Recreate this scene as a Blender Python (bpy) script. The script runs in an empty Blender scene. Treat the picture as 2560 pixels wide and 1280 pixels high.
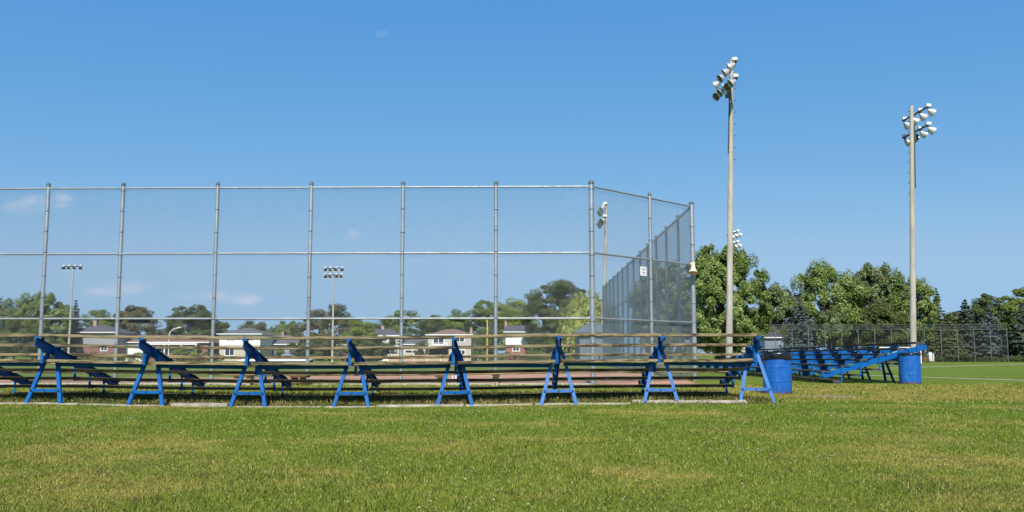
import bpy, math, random
import numpy as np
from mathutils import Vector, Matrix

# ------------------------------------------------------------------ camera, world, sun, exposure
scene = bpy.context.scene
COL = scene.collection
F_PX, HORIZON, VPX, CAM_H = 2120.0, 883.0, 1323.0, 0.87      # measured in the 2560 px photograph
PITCH = math.radians(5.45)
YAW = math.atan((VPX - 1280.0) / F_PX)
PPY = HORIZON - F_PX * math.tan(PITCH)
cam_d = bpy.data.cameras.new('camera')
cam_d.sensor_width = 36.0
cam_d.lens = 36.0 * F_PX / 2560.0
cam_d.shift_y = (PPY - 640.0) / 2560.0
cam_d.clip_start, cam_d.clip_end = 0.1, 6000.0
cam = bpy.data.objects.new('camera', cam_d)
COL.objects.link(cam)
cam.location = (0, 0, CAM_H)
cam.rotation_euler = (math.pi / 2 + PITCH, 0, YAW)
scene.camera = cam
CAM_M = Matrix.Translation((0, 0, CAM_H)) @ cam.rotation_euler.to_matrix().to_4x4()

SUN_EL, SUN_AZ = math.radians(46), math.radians(-1.0)   # azimuth: from straight behind the camera towards +X
sun_dir = Vector((math.sin(SUN_AZ) * math.cos(SUN_EL), -math.cos(SUN_AZ) * math.cos(SUN_EL), math.sin(SUN_EL)))
sun_d = bpy.data.lights.new('sun', 'SUN')
sun_d.energy, sun_d.angle, sun_d.color = 5.0, math.radians(0.53), (1.0, 0.955, 0.88)
sun = bpy.data.objects.new('sun', sun_d)
COL.objects.link(sun)
sun.rotation_euler = sun_dir.to_track_quat('Z', 'Y').to_euler()

world = bpy.data.worlds.new('World')
scene.world = world
world.use_nodes = True
wt = world.node_tree
wt.nodes.clear()
w_out = wt.nodes.new('ShaderNodeOutputWorld')
w_bg = wt.nodes.new('ShaderNodeBackground')
SKY_S = 0.093
sky = wt.nodes.new('ShaderNodeTexSky')
sky.sky_type = 'NISHITA'
sky.sun_disc = False
sky.sun_elevation = SUN_EL
sky.sun_rotation = math.atan2(sun_dir.x, sun_dir.y)
sky.air_density, sky.dust_density, sky.ozone_density, sky.altitude = 1.0, 0.2, 3.0, 50
w_bg.inputs['Strength'].default_value = SKY_S
# clearer, bluer air than the model's: a response per channel over the whole sky
sepc = wt.nodes.new('ShaderNodeSeparateColor')
comb = wt.nodes.new('ShaderNodeCombineColor')
wt.links.new(sky.outputs[0], sepc.inputs[0])
for ch, (ref, out, pw) in enumerate(((3.9, 2.72, 1.05), (5.6, 4.55, .54), (7.0, 6.75, .19))):
    m0 = wt.nodes.new('ShaderNodeMath')
    m0.operation = 'DIVIDE'
    m0.inputs[1].default_value = ref
    wt.links.new(sepc.outputs[ch], m0.inputs[0])
    mn = wt.nodes.new('ShaderNodeMath')
    mn.operation = 'SMOOTH_MIN'
    mn.inputs[1].default_value = 1.08
    mn.inputs[2].default_value = .25
    wt.links.new(m0.outputs[0], mn.inputs[0])
    m1 = wt.nodes.new('ShaderNodeMath')
    m1.operation = 'POWER'
    m1.inputs[1].default_value = pw
    wt.links.new(mn.outputs[0], m1.inputs[0])
    m2 = wt.nodes.new('ShaderNodeMath')
    m2.operation = 'MULTIPLY'
    m2.inputs[1].default_value = out
    wt.links.new(m1.outputs[0], m2.inputs[0])
    wt.links.new(m2.outputs[0], comb.inputs[ch])
# the deep blue overhead
zt_ = wt.nodes.new('ShaderNodeTexCoord')
zs_ = wt.nodes.new('ShaderNodeSeparateXYZ')
wt.links.new(zt_.outputs['Generated'], zs_.inputs[0])
zr_ = wt.nodes.new('ShaderNodeMapRange')
zr_.interpolation_type = 'SMOOTHSTEP'
for k_, v_ in (('From Min', .46), ('From Max', .9), ('To Min', 1.0), ('To Max', .38)):
    zr_.inputs[k_].default_value = v_
wt.links.new(zs_.outputs[2], zr_.inputs['Value'])
zm_ = wt.nodes.new('ShaderNodeVectorMath')
zm_.operation = 'SCALE'
wt.links.new(comb.outputs[0], zm_.inputs[0])
wt.links.new(zr_.outputs[0], zm_.inputs['Scale'])
SKY_COL = zm_.outputs[0]
wt.links.new(w_bg.outputs[0], w_out.inputs[0])

scene.view_settings.view_transform = 'Standard'
scene.view_settings.look = 'None'
scene.view_settings.gamma = 1.0
scene.view_settings.exposure = 0.30
scene.cycles.max_bounces = 6
scene.cycles.transparent_max_bounces = 16
scene.render.filter_size = 0.8
R = math.radians
rng = np.random.default_rng(7)
rnd = random.Random(11)


def ray(px, py):
    v = CAM_M.to_3x3() @ Vector(((px - 1280.0) / F_PX, -(py - PPY) / F_PX, -1.0))
    return v


def at(px, py, Y):
    """the point of the plane y = Y that the photograph shows at (px, py)"""
    d = ray(px, py)
    return Vector((0, 0, CAM_H)) + d * (Y / d.y)


def gp(px, py, z=0.0):
    d = ray(px, py)
    return Vector((0, 0, CAM_H)) + d * ((z - CAM_H) / d.z)


# thin clouds of the sky itself, by direction
geo_w = wt.nodes.new('ShaderNodeTexCoord')
nz = wt.nodes.new('ShaderNodeTexNoise')
nz.inputs['Scale'].default_value = 26.0
nz.inputs['Detail'].default_value = 7.0
nz.inputs['Roughness'].default_value = 0.70
wmap = wt.nodes.new('ShaderNodeMapping')
wmap.inputs['Scale'].default_value = (1, 1, 2.2)
wt.links.new(geo_w.outputs['Generated'], wmap.inputs[0])
wt.links.new(wmap.outputs[0], nz.inputs['Vector'])
total = None
for (px, py, rx, ry, k, tilt) in [(98, 510, 70, 20, .5, .2), (150, 500, 26, 20, .36, .4), (297, 722, 72, 17, .6, .16), (580, 744, 62, 17, .5, -.06), (635, 752, 24, 12, .3, .2),
                            (955, 84, 18, 9, .1, .2), (882, 588, 18, 16, .2, .9), (470, 742, 40, 10, .18, 0), (900, 640, 60, 10, .12, .1)]:
    d = ray(px, py).normalized()
    right = d.cross(Vector((0, 0, 1))).normalized()
    up = right.cross(d)
    right, up = right * math.cos(tilt) + up * math.sin(tilt), up * math.cos(tilt) - right * math.sin(tilt)
    acc = None
    for (ax, rr) in ((right, rx), (up, ry)):
        dot = wt.nodes.new('ShaderNodeVectorMath')
        dot.operation = 'DOT_PRODUCT'
        wt.links.new(geo_w.outputs['Generated'], dot.inputs[0])
        dot.inputs[1].default_value = ax
        m1 = wt.nodes.new('ShaderNodeMath')
        m1.operation = 'MULTIPLY'
        m1.inputs[1].default_value = F_PX / rr
        wt.links.new(dot.outputs['Value'], m1.inputs[0])
        m2 = wt.nodes.new('ShaderNodeMath')
        m2.operation = 'MULTIPLY'
        wt.links.new(m1.outputs[0], m2.inputs[0])
        wt.links.new(m1.outputs[0], m2.inputs[1])
        if acc is None:
            acc = m2.outputs[0]
        else:
            ad = wt.nodes.new('ShaderNodeMath')
            ad.operation = 'ADD'
            wt.links.new(acc, ad.inputs[0])
            wt.links.new(m2.outputs[0], ad.inputs[1])
            acc = ad.outputs[0]
    front = wt.nodes.new('ShaderNodeVectorMath')
    front.operation = 'DOT_PRODUCT'
    wt.links.new(geo_w.outputs['Generated'], front.inputs[0])
    front.inputs[1].default_value = d
    gt = wt.nodes.new('ShaderNodeMath')
    gt.operation = 'GREATER_THAN'
    gt.inputs[1].default_value = 0.5
    wt.links.new(front.outputs['Value'], gt.inputs[0])
    mr = wt.nodes.new('ShaderNodeMapRange')
    mr.interpolation_type = 'SMOOTHSTEP'
    mr.inputs['From Min'].default_value = 1.5
    mr.inputs['From Max'].default_value = 0.0
    mr.inputs['To Max'].default_value = k
    wt.links.new(acc, mr.inputs['Value'])
    mm = wt.nodes.new('ShaderNodeMath')
    mm.operation = 'MULTIPLY'
    wt.links.new(mr.outputs[0], mm.inputs[0])
    wt.links.new(gt.outputs[0], mm.inputs[1])
    if total is None:
        total = mm.outputs[0]
    else:
        ad = wt.nodes.new('ShaderNodeMath')
        ad.operation = 'ADD'
        wt.links.new(total, ad.inputs[0])
        wt.links.new(mm.outputs[0], ad.inputs[1])
        total = ad.outputs[0]
nr = wt.nodes.new('ShaderNodeMapRange')
nr.inputs['From Min'].default_value = 0.36
nr.inputs['From Max'].default_value = 0.66
wt.links.new(nz.outputs[0], nr.inputs['Value'])
cm = wt.nodes.new('ShaderNodeMath')
cm.operation = 'MULTIPLY'
wt.links.new(total, cm.inputs[0])
wt.links.new(nr.outputs[0], cm.inputs[1])
mixw = wt.nodes.new('ShaderNodeMix')
mixw.data_type = 'RGBA'
wt.links.new(cm.outputs[0], mixw.inputs['Factor'])
wt.links.new(SKY_COL, mixw.inputs['A'])
mixw.inputs['B'].default_value = (6.6, 6.7, 7.4, 1)
wt.links.new(mixw.outputs['Result'], w_bg.inputs['Color'])


# ------------------------------------------------------------------ materials
def new_mat(name):
    m = bpy.data.materials.new(name)
    m.use_nodes = True
    t = m.node_tree
    b = t.nodes['Principled BSDF']
    return m, t, b


def node(t, kind, **kw):
    n = t.nodes.new(kind)
    for k, v in kw.items():
        if k.startswith('i_'):
            n.inputs[k[2:].replace('_', ' ')].default_value = v
        else:
            setattr(n, k, v)
    return n


def ramp(t, fac, stops):
    r = t.nodes.new('ShaderNodeValToRGB')
    while len(r.color_ramp.elements) < len(stops):
        r.color_ramp.elements.new(0.5)
    for e, (p, c) in zip(r.color_ramp.elements, stops):
        e.position = p
        e.color = (c[0], c[1], c[2], 1)
    t.links.new(fac, r.inputs[0])
    return r.outputs[0]


def mix(t, fac, a, b, mode='MIX'):
    n = t.nodes.new('ShaderNodeMix')
    n.data_type = 'RGBA'
    n.blend_type = mode
    for s, v in (('Factor', fac), ('A', a), ('B', b)):
        if isinstance(v, (int, float)):
            n.inputs[s].default_value = v
        elif isinstance(v, tuple):
            n.inputs[s].default_value = (v[0], v[1], v[2], 1)
        else:
            t.links.new(v, n.inputs[s])
    return n.outputs['Result']


def math_n(t, op, a, b=None, c=None):
    n = t.nodes.new('ShaderNodeMath')
    n.operation = op
    for i, v in enumerate((a, b, c)):
        if v is None:
            continue
        if isinstance(v, (int, float)):
            n.inputs[i].default_value = v
        else:
            t.links.new(v, n.inputs[i])
    return n.outputs[0]


def sstep(t, v, lo, hi):
    n = t.nodes.new('ShaderNodeMapRange')
    n.interpolation_type = 'SMOOTHSTEP'
    n.inputs['From Min'].default_value = lo
    n.inputs['From Max'].default_value = hi
    t.links.new(v, n.inputs['Value'])
    return n.outputs[0]


def noise(t, scale, detail=4.0, rough=0.55, vec=None, stretch=None):
    n = node(t, 'ShaderNodeTexNoise')
    n.inputs['Scale'].default_value = scale
    n.inputs['Detail'].default_value = detail
    n.inputs['Roughness'].default_value = rough
    if vec is None:
        vec = node(t, 'ShaderNodeNewGeometry').outputs['Position']
    if stretch:
        mp = node(t, 'ShaderNodeMapping')
        mp.inputs['Scale'].default_value = stretch
        t.links.new(vec, mp.inputs[0])
        vec = mp.outputs[0]
    t.links.new(vec, n.inputs['Vector'])
    return n.outputs[0]


def simple(name, col, rough=0.6, metal=0.0, var=0.15, scale=3.0, bump=0.0, col2=None, spec=0.5, stretch=None):
    m, t, b = new_mat(name)
    c2 = col2 or tuple(x * (1 - var) for x in col)
    c1 = tuple(min(1, x * (1 + var * .5)) for x in col)
    f = noise(t, scale, 5, .6, stretch=stretch)
    t.links.new(ramp(t, f, [(0.3, c2), (0.7, c1)]), b.inputs['Base Color'])
    b.inputs['Roughness'].default_value = rough
    b.inputs['Metallic'].default_value = metal
    b.inputs['Specular IOR Level'].default_value = spec
    if bump:
        bn = node(t, 'ShaderNodeBump')
        bn.inputs['Strength'].default_value = bump
        bn.inputs['Distance'].default_value = 0.02
        t.links.new(noise(t, scale * 8, 5, .6, stretch=stretch), bn.inputs['Height'])
        t.links.new(bn.outputs[0], b.inputs['Normal'])
    return m


def paint(name, col, faded, rust=0.10, rough=0.42):
    m, t, b = new_mat(name)
    f = noise(t, 2.6, 7, .68)
    c = ramp(t, f, [(0.35, col), (0.7, faded)])
    s = noise(t, 17.0, 6, .68)
    sp = sstep(t, s, 0.72 - rust * .4, 0.72)
    c = mix(t, math_n(t, 'MULTIPLY', sp, 0.8), c, (0.045, 0.022, 0.014))
    t.links.new(c, b.inputs['Base Color'])
    b.inputs['Roughness'].default_value = rough
    b.inputs['Specular IOR Level'].default_value = .18
    return m


def drum_mat():
    m, t, b = new_mat('drum_paint')
    tc = node(t, 'ShaderNodeTexCoord').outputs['Object']
    c = ramp(t, noise(t, 5, 6, .65, vec=tc, stretch=(1, 1, .35)), [(.3, (.003, .085, .38)), (.7, (.008, .13, .46))])
    c = mix(t, math_n(t, 'MULTIPLY', sstep(t, noise(t, 9, 5, .6, vec=tc, stretch=(2.5, 2.5, .22)), .52, .8), .45), c, (.20, .30, .42))
    sep = node(t, 'ShaderNodeSeparateXYZ')
    t.links.new(tc, sep.inputs[0])
    low = sstep(t, sep.outputs[2], .14, 0.0)
    rn = noise(t, 14, 6, .65, vec=tc)
    r1 = sstep(t, math_n(t, 'ADD', rn, math_n(t, 'MULTIPLY', low, .24)), .60, .68)
    c = mix(t, math_n(t, 'MULTIPLY', r1, .85), c, (.10, .045, .02))
    t.links.new(c, b.inputs['Base Color'])
    sc = sstep(t, noise(t, 30, 3, .5, vec=tc, stretch=(.35, .35, 2.2)), .70, .73)
    c = mix(t, math_n(t, 'MULTIPLY', math_n(t, 'MULTIPLY', sc, .6), sstep(t, noise(t, 3, 3, .5, vec=tc), .48, .6)), c, (.30, .30, .33))
    t.links.new(c, b.inputs['Base Color'])
    b.inputs['Roughness'].default_value = .42
    bn = node(t, 'ShaderNodeBump')
    bn.inputs['Strength'].default_value = .55
    bn.inputs['Distance'].default_value = .05
    t.links.new(noise(t, 4.5, 3, .5, vec=tc), bn.inputs['Height'])
    t.links.new(bn.outputs[0], b.inputs['Normal'])
    return m


def wood(name, light, dark, stain, along=(0.5, 14, 14)):
    m, t, b = new_mat(name)
    tc = node(t, 'ShaderNodeTexCoord').outputs['Object']
    oi = node(t, 'ShaderNodeObjectInfo')
    off = node(t, 'ShaderNodeVectorMath', operation='SCALE')
    off.inputs['Scale'].default_value = 9.0
    t.links.new(tc, off.inputs[0])
    off.inputs['Scale'].default_value = 1.0
    add = node(t, 'ShaderNodeVectorMath', operation='ADD')
    cmb = node(t, 'ShaderNodeCombineXYZ')
    t.links.new(math_n(t, 'MULTIPLY', oi.outputs['Random'], 37.0), cmb.inputs[0])
    t.links.new(math_n(t, 'MULTIPLY', oi.outputs['Random'], 11.0), cmb.inputs[1])
    t.links.new(off.outputs[0], add.inputs[0])
    t.links.new(cmb.outputs[0], add.inputs[1])
    v = add.outputs[0]
    g = noise(t, 6, 7, .65, vec=v, stretch=along)
    c = ramp(t, g, [(.25, dark), (.55, light), (.85, tuple(x * 1.18 for x in light))])
    s = noise(t, 2.6, 6, .72, vec=v, stretch=(.6, 4, 6))
    c = mix(t, math_n(t, 'MULTIPLY', sstep(t, s, .44, .60), .9), c, stain)
    tint = mix(t, oi.outputs['Random'], (.86, .9, .95), (1.08, 1.03, .96))
    c = mix(t, 1.0, c, tint, 'MULTIPLY')
    t.links.new(c, b.inputs['Base Color'])
    b.inputs['Roughness'].default_value = .8
    b.inputs['Specular IOR Level'].default_value = .25
    bn = node(t, 'ShaderNodeBump')
    bn.inputs['Strength'].default_value = .5
    bn.inputs['Distance'].default_value = .006
    t.links.new(g, bn.inputs['Height'])
    t.links.new(bn.outputs[0], b.inputs['Normal'])
    return m


G_GREEN, G_GREEN2, G_DRY, G_STRAW = (.118, .200, .014), (.178, .264, .026), (.37, .325, .085), (.50, .44, .17)


def grass_colour(t, blade=False):
    pos = node(t, 'ShaderNodeNewGeometry').outputs['Position']
    sp = node(t, 'ShaderNodeSeparateXYZ')
    t.links.new(pos, sp.inputs[0])
    X, Y = sp.outputs[0], sp.outputs[1]
    big = noise(t, .50, 6, .68, vec=pos, stretch=(.85, .9, 1))
    mid = noise(t, 2.3, 5, .65, vec=pos)
    fine = noise(t, 60 if blade else 34, 3, .7, vec=pos)
    c = ramp(t, mid, [(.3, G_GREEN), (.7, G_GREEN2)])
    wob = math_n(t, 'MULTIPLY', math_n(t, 'SUBTRACT', noise(t, .9, 4, .6, vec=pos), .5), 1.6)
    # greener strip just before the trestles, drier lawn nearer the camera
    near = sstep(t, math_n(t, 'ADD', Y, wob), 11.5, 6.5)
    dry = math_n(t, 'ADD', math_n(t, 'MULTIPLY', sstep(t, big, .475, .655), 1.3), math_n(t, 'MULTIPLY', near, .22))
    dry = math_n(t, 'MULTIPLY', dry, math_n(t, 'ADD', math_n(t, 'MULTIPLY', mid, .9), .25))
    c = mix(t, math_n(t, 'MINIMUM', dry, .8), c, G_DRY)
    lush = sstep(t, noise(t, .6, 6, .66, vec=pos, stretch=(.9, .95, 1)), .52, .68)
    c = mix(t, math_n(t, 'MULTIPLY', lush, .5), c, (.065, .15, .016))
    c = mix(t, math_n(t, 'MULTIPLY', sstep(t, noise(t, 2.9, 6, .72, vec=pos), .57, .68), .7), c, (.10, .085, .04))
    # trampled dry band beside and beyond the stands
    yb = math_n(t, 'ADD', Y, math_n(t, 'MULTIPLY', wob, 1.2))
    band = math_n(t, 'MULTIPLY', sstep(t, yb, 14.9, 16.2), sstep(t, yb, 25.0, 21.5))
    band = math_n(t, 'MULTIPLY', band, math_n(t, 'ADD', .35, math_n(t, 'MULTIPLY', sstep(t, X, 2.5, 5.0), .65)))
    bandn = math_n(t, 'MULTIPLY', band, sstep(t, noise(t, 1.5, 5, .6, vec=pos), .34, .6))
    c = mix(t, math_n(t, 'MULTIPLY', bandn, .85), c, (.36, .29, .075))
    # the even green of the far playing field
    far = sstep(t, yb, 24.5, 27.5)
    fc = ramp(t, noise(t, .6, 5, .6, vec=pos), [(.3, (.115, .175, .022)), (.7, (.16, .215, .032))])
    c = mix(t, far, c, fc)
    # earth and dead grass under the stand
    under = math_n(t, 'MULTIPLY', sstep(t, Y, 14.55, 14.75), sstep(t, Y, 17.9, 16.9))
    under = math_n(t, 'MULTIPLY', under, sstep(t, X, 4.5, 3.9))
    c = mix(t, math_n(t, 'MULTIPLY', under, math_n(t, 'ADD', .35, math_n(t, 'MULTIPLY', mid, .6))), c, (.13, .105, .055))
    return c, fine, pos


def grass_ground_mat():
    m, t, b = new_mat('turf')
    c, fine, pos = grass_colour(t)
    sy = node(t, 'ShaderNodeSeparateXYZ')
    t.links.new(pos, sy.inputs[0])
    c = mix(t, 1.0, c, mix(t, sstep(t, sy.outputs[1], 23, 27), (.74, .74, .85), (1, 1, 1)), 'MULTIPLY')
    c = mix(t, 1.0, c, ramp(t, fine, [(.3, (.55, .55, .5)), (.5, (.95, .95, .9)), (.72, (1.25, 1.2, 1.1))]), 'MULTIPLY')
    t.links.new(c, b.inputs['Base Color'])
    b.inputs['Roughness'].default_value = .95
    b.inputs['Specular IOR Level'].default_value = .1
    bn = node(t, 'ShaderNodeBump')
    bn.inputs['Strength'].default_value = .9
    bn.inputs['Distance'].default_value = .035
    t.links.new(fine, bn.inputs['Height'])
    t.links.new(bn.outputs[0], b.inputs['Normal'])
    return m


def grass_blade_mat():
    m, t, b = new_mat('grass_blades')
    c, fine, pos = grass_colour(t, True)
    a = node(t, 'ShaderNodeAttribute', attribute_name='rnd').outputs['Fac']
    c = mix(t, sstep(t, a, .80, .92), c, G_STRAW)
    c = mix(t, math_n(t, 'MULTIPLY', sstep(t, a, .955, .97), .9), c, (.075, .045, .03))
    k = ramp(t, math_n(t, 'FRACT', math_n(t, 'MULTIPLY', a, 13.7)), [(0, (.72, .74, .7)), (1, (1.42, 1.38, 1.3))])
    c = mix(t, 1.0, c, k, 'MULTIPLY')
    t.links.new(c, b.inputs['Base Color'])
    b.inputs['Roughness'].default_value = .6
    b.inputs['Specular IOR Level'].default_value = .25
    tr = node(t, 'ShaderNodeBsdfTranslucent')
    t.links.new(c, tr.inputs[0])
    ms = node(t, 'ShaderNodeMixShader')
    ms.inputs[0].default_value = .25
    t.links.new(b.outputs[0], ms.inputs[1])
    t.links.new(tr.outputs[0], ms.inputs[2])
    t.links.new(ms.outputs[0], t.nodes['Material Output'].inputs[0])
    return m


def leaf_mat(name, dark, light, silver=None, rough=.55):
    m, t, b = new_mat(name)
    a = node(t, 'ShaderNodeAttribute', attribute_name='rnd').outputs['Fac']
    stops = [(0.0, dark), (.75, light)]
    if silver:
        stops += [(.88, silver), (1.0, silver)]
    c = ramp(t, a, stops)
    t.links.new(c, b.inputs['Base Color'])
    b.inputs['Roughness'].default_value = rough
    b.inputs['Specular IOR Level'].default_value = .3
    tr = node(t, 'ShaderNodeBsdfTranslucent')
    t.links.new(c, tr.inputs[0])
    ms = node(t, 'ShaderNodeMixShader')
    ms.inputs[0].default_value = .2
    t.links.new(b.outputs[0], ms.inputs[1])
    t.links.new(tr.outputs[0], ms.inputs[2])
    t.links.new(ms.outputs[0], t.nodes['Material Output'].inputs[0])
    return m


def brick_mat(name, c1, c2, mortar):
    m, t, b = new_mat(name)
    br = node(t, 'ShaderNodeTexBrick')
    mp = node(t, 'ShaderNodeMapping')
    mp.inputs['Rotation'].default_value = (R(90), 0, 0)
    t.links.new(node(t, 'ShaderNodeTexCoord').outputs['Object'], mp.inputs[0])
    t.links.new(mp.outputs[0], br.inputs['Vector'])
    br.inputs['Color1'].default_value = (*c1, 1)
    br.inputs['Color2'].default_value = (*c2, 1)
    br.inputs['Mortar'].default_value = (*mortar, 1)
    br.inputs['Scale'].default_value = 4.0
    t.links.new(br.outputs[0], b.inputs['Base Color'])
    b.inputs['Roughness'].default_value = .85
    return m


def siding_mat(name, col):
    m, t, b = new_mat(name)
    sp = node(t, 'ShaderNodeSeparateXYZ')
    t.links.new(node(t, 'ShaderNodeTexCoord').outputs['Object'], sp.inputs[0])
    fr = math_n(t, 'FRACT', math_n(t, 'MULTIPLY', sp.outputs[2], 4.5))
    t.links.new(mix(t, sstep(t, fr, .0, .12), tuple(x * .7 for x in col), col), b.inputs['Base Color'])
    b.inputs['Roughness'].default_value = .6
    return m


def galv_mat(name, col, metal=.55, rough=.42):
    m, t, b = new_mat(name)
    tc = node(t, 'ShaderNodeNewGeometry').outputs['Position']
    vo = node(t, 'ShaderNodeTexVoronoi')
    vo.inputs['Scale'].default_value = 28
    t.links.new(tc, vo.inputs['Vector'])
    f = noise(t, .9, 5, .6, stretch=(3, 3, 1))
    c = ramp(t, f, [(.3, tuple(x * .82 for x in col)), (.7, tuple(min(1, x * 1.12) for x in col))])
    c = mix(t, .18, c, vo.outputs['Color'], 'OVERLAY')
    t.links.new(c, b.inputs['Base Color'])
    b.inputs['Metallic'].default_value = metal
    t.links.new(ramp(t, noise(t, 5, 4), [(.3, (rough - .08,) * 3), (.7, (rough + .1,) * 3)]), b.inputs['Roughness'])
    return m


M = {}
M['turf'] = grass_ground_mat()
M['blades'] = grass_blade_mat()
M['blue'] = paint('blue_paint', (.001, .085, .315), (.005, .128, .40), rough=.5, rust=.25)
M['blue_faded'] = paint('sun_faded_blue_paint', (.04, .16, .44), (.09, .20, .50), rough=.55)
M['drum'] = drum_mat()
M['plank'] = wood('weathered_plank', (.31, .25, .14), (.12, .09, .05), (.025, .02, .014))
M['plank_dark'] = wood('dark_stained_plank', (.11, .085, .058), (.06, .044, .03), (.02, .016, .012))
M['bench_wood'] = wood('brown_bench_wood', (.20, .10, .05), (.10, .05, .025), (.03, .02, .012), along=(12, 12, .6))
M['galv'] = galv_mat('galvanized_steel', (.33, .365, .39), .55, .5)
M['wire'] = galv_mat('galvanized_wire', (.30, .33, .355), .5, .42)
M['far_steel'] = galv_mat('far_galvanized_steel', (.105, .14, .148), .2, .55)
M['bolt'] = simple('dark_bolt_steel', (.03, .045, .10), .5, .3)
M['concrete_pole'] = simple('spun_concrete', (.43, .40, .345), .85, 0, .3, 1.6, .25, stretch=(2.5, 2.5, .5))
M['concrete'] = simple('old_concrete', (.46, .41, .33), .9, 0, .45, 3.5, .5)
M['curb'] = simple('pale_concrete', (.46, .43, .38), .9, 0, .35, 2.0, .3)
M['alu'] = simple('spun_aluminium', (.56, .57, .58), .32, .4, .1, 8)
M['white'] = simple('white_enamel', (.80, .80, .78), .4, 0, .06, 4)
M['black_steel'] = simple('dark_crossarm', (.035, .035, .04), .5, .2)
M['bag'] = simple('black_bin_bag', (.012, .012, .014), .28, 0, .3, 12)
M['lens'] = simple('lamp_glass', (.06, .055, .04), .12, 0, .1, 8, spec=.8)
M['horn'] = simple('cream_horn', (.70, .60, .43), .55, 0, .12, 6)
M['sign'] = simple('sign_white', (.80, .80, .80), .45, 0, .05, 6)
M['ink'] = simple('sign_black', (.03, .03, .03), .6)
M['ink_red'] = simple('sign_red', (.55, .28, .30), .6)
M['clay'] = simple('red_clay', (.46, .24, .145), .95, 0, .28, .8, .3)
M['gravel'] = simple('grey_gravel', (.27, .255, .235), .95, 0, .5, 22, .8)
M['line'] = simple('field_line_paint', (.74, .76, .68), .9, 0, .3, 3.0)
M['yellow'] = simple('yellow_paint', (.75, .52, .10), .5, 0, .1, 3)
M['bark'] = simple('bark', (.09, .07, .055), .95, 0, .4, 3, .6, stretch=(5, 5, 1))
M['glass'] = simple('window_glass', (.03, .04, .05), .08, 0, .2, .6, spec=.8)
M['trim'] = simple('white_trim', (.80, .80, .78), .5, 0, .06, 3)
M['roof_grey'] = simple('grey_shingles', (.115, .115, .13), .9, 0, .25, 2.2)
M['roof_brown'] = simple('brown_shingles', (.21, .13, .10), .9, 0, .25, 2.2)
M['roof_slate'] = simple('slate_shingles', (.085, .085, .105), .9, 0, .25, 2.2)
M['siding_white'] = siding_mat('white_siding', (.78, .78, .76))
M['siding_grey'] = siding_mat('grey_siding', (.30, .30, .32))
M['siding_taupe'] = siding_mat('taupe_siding', (.46, .42, .39))
M['siding_slate'] = siding_mat('slate_siding', (.19, .23, .29))
M['siding_beige'] = siding_mat('beige_siding', (.52, .45, .36))
M['brick_red'] = brick_mat('red_brick', (.33, .12, .08), (.26, .09, .062), (.35, .28, .24))
M['brick_brown'] = brick_mat('brown_brick', (.25, .10, .075), (.19, .075, .058), (.28, .22, .2))
M['chimney'] = brick_mat('pink_brick', (.42, .27, .22), (.34, .2, .16), (.5, .42, .38))
M['shed'] = simple('slate_blue_panel', (.12, .155, .20), .7, 0, .15, 1.2)
M['tan_wood'] = simple('tan_lumber', (.5, .36, .24), .8, 0, .2, 3)
M['dark_void'] = simple('recess_black', (.02, .02, .025), .9)  # near-black: painted shade of the porch opening, also colours the dugout back wall
M['net'] = simple('grey_netting', (.07, .075, .08), .9)
M['orange'] = simple('orange_paint', (.55, .16, .06), .6)
M['clover'] = simple('clover_white', (.56, .56, .46), .8, 0, .1, 20)
M['leaf_silver'] = leaf_mat('silver_maple_leaves', (.055, .098, .016), (.20, .275, .055), (.33, .39, .17))
M['leaf_poplar'] = leaf_mat('grey_poplar_leaves', (.05, .082, .022), (.175, .225, .07), (.30, .35, .19))
M['leaf_green'] = leaf_mat('green_leaves', (.045, .075, .010), (.175, .24, .035))
M['leaf_dark'] = leaf_mat('dark_leaves', (.032, .052, .010), (.115, .145, .034))
M['leaf_bright'] = leaf_mat('bright_leaves', (.060, .098, .007), (.240, .300, .024))
M['leaf_bronze'] = leaf_mat('bronze_leaves', (.042, .046, .014), (.155, .145, .046))
M['leaf_willow'] = leaf_mat('willow_leaves', (.11, .14, .022), (.34, .38, .09))
M['needle'] = leaf_mat('spruce_needles', (.016, .030, .018), (.075, .105, .068))
M['needle_blue'] = leaf_mat('blue_spruce_needles', (.024, .036, .033), (.112, .138, .128))
M['needle_olive'] = leaf_mat('pine_needles', (.026, .038, .012), (.115, .135, .045))


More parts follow.
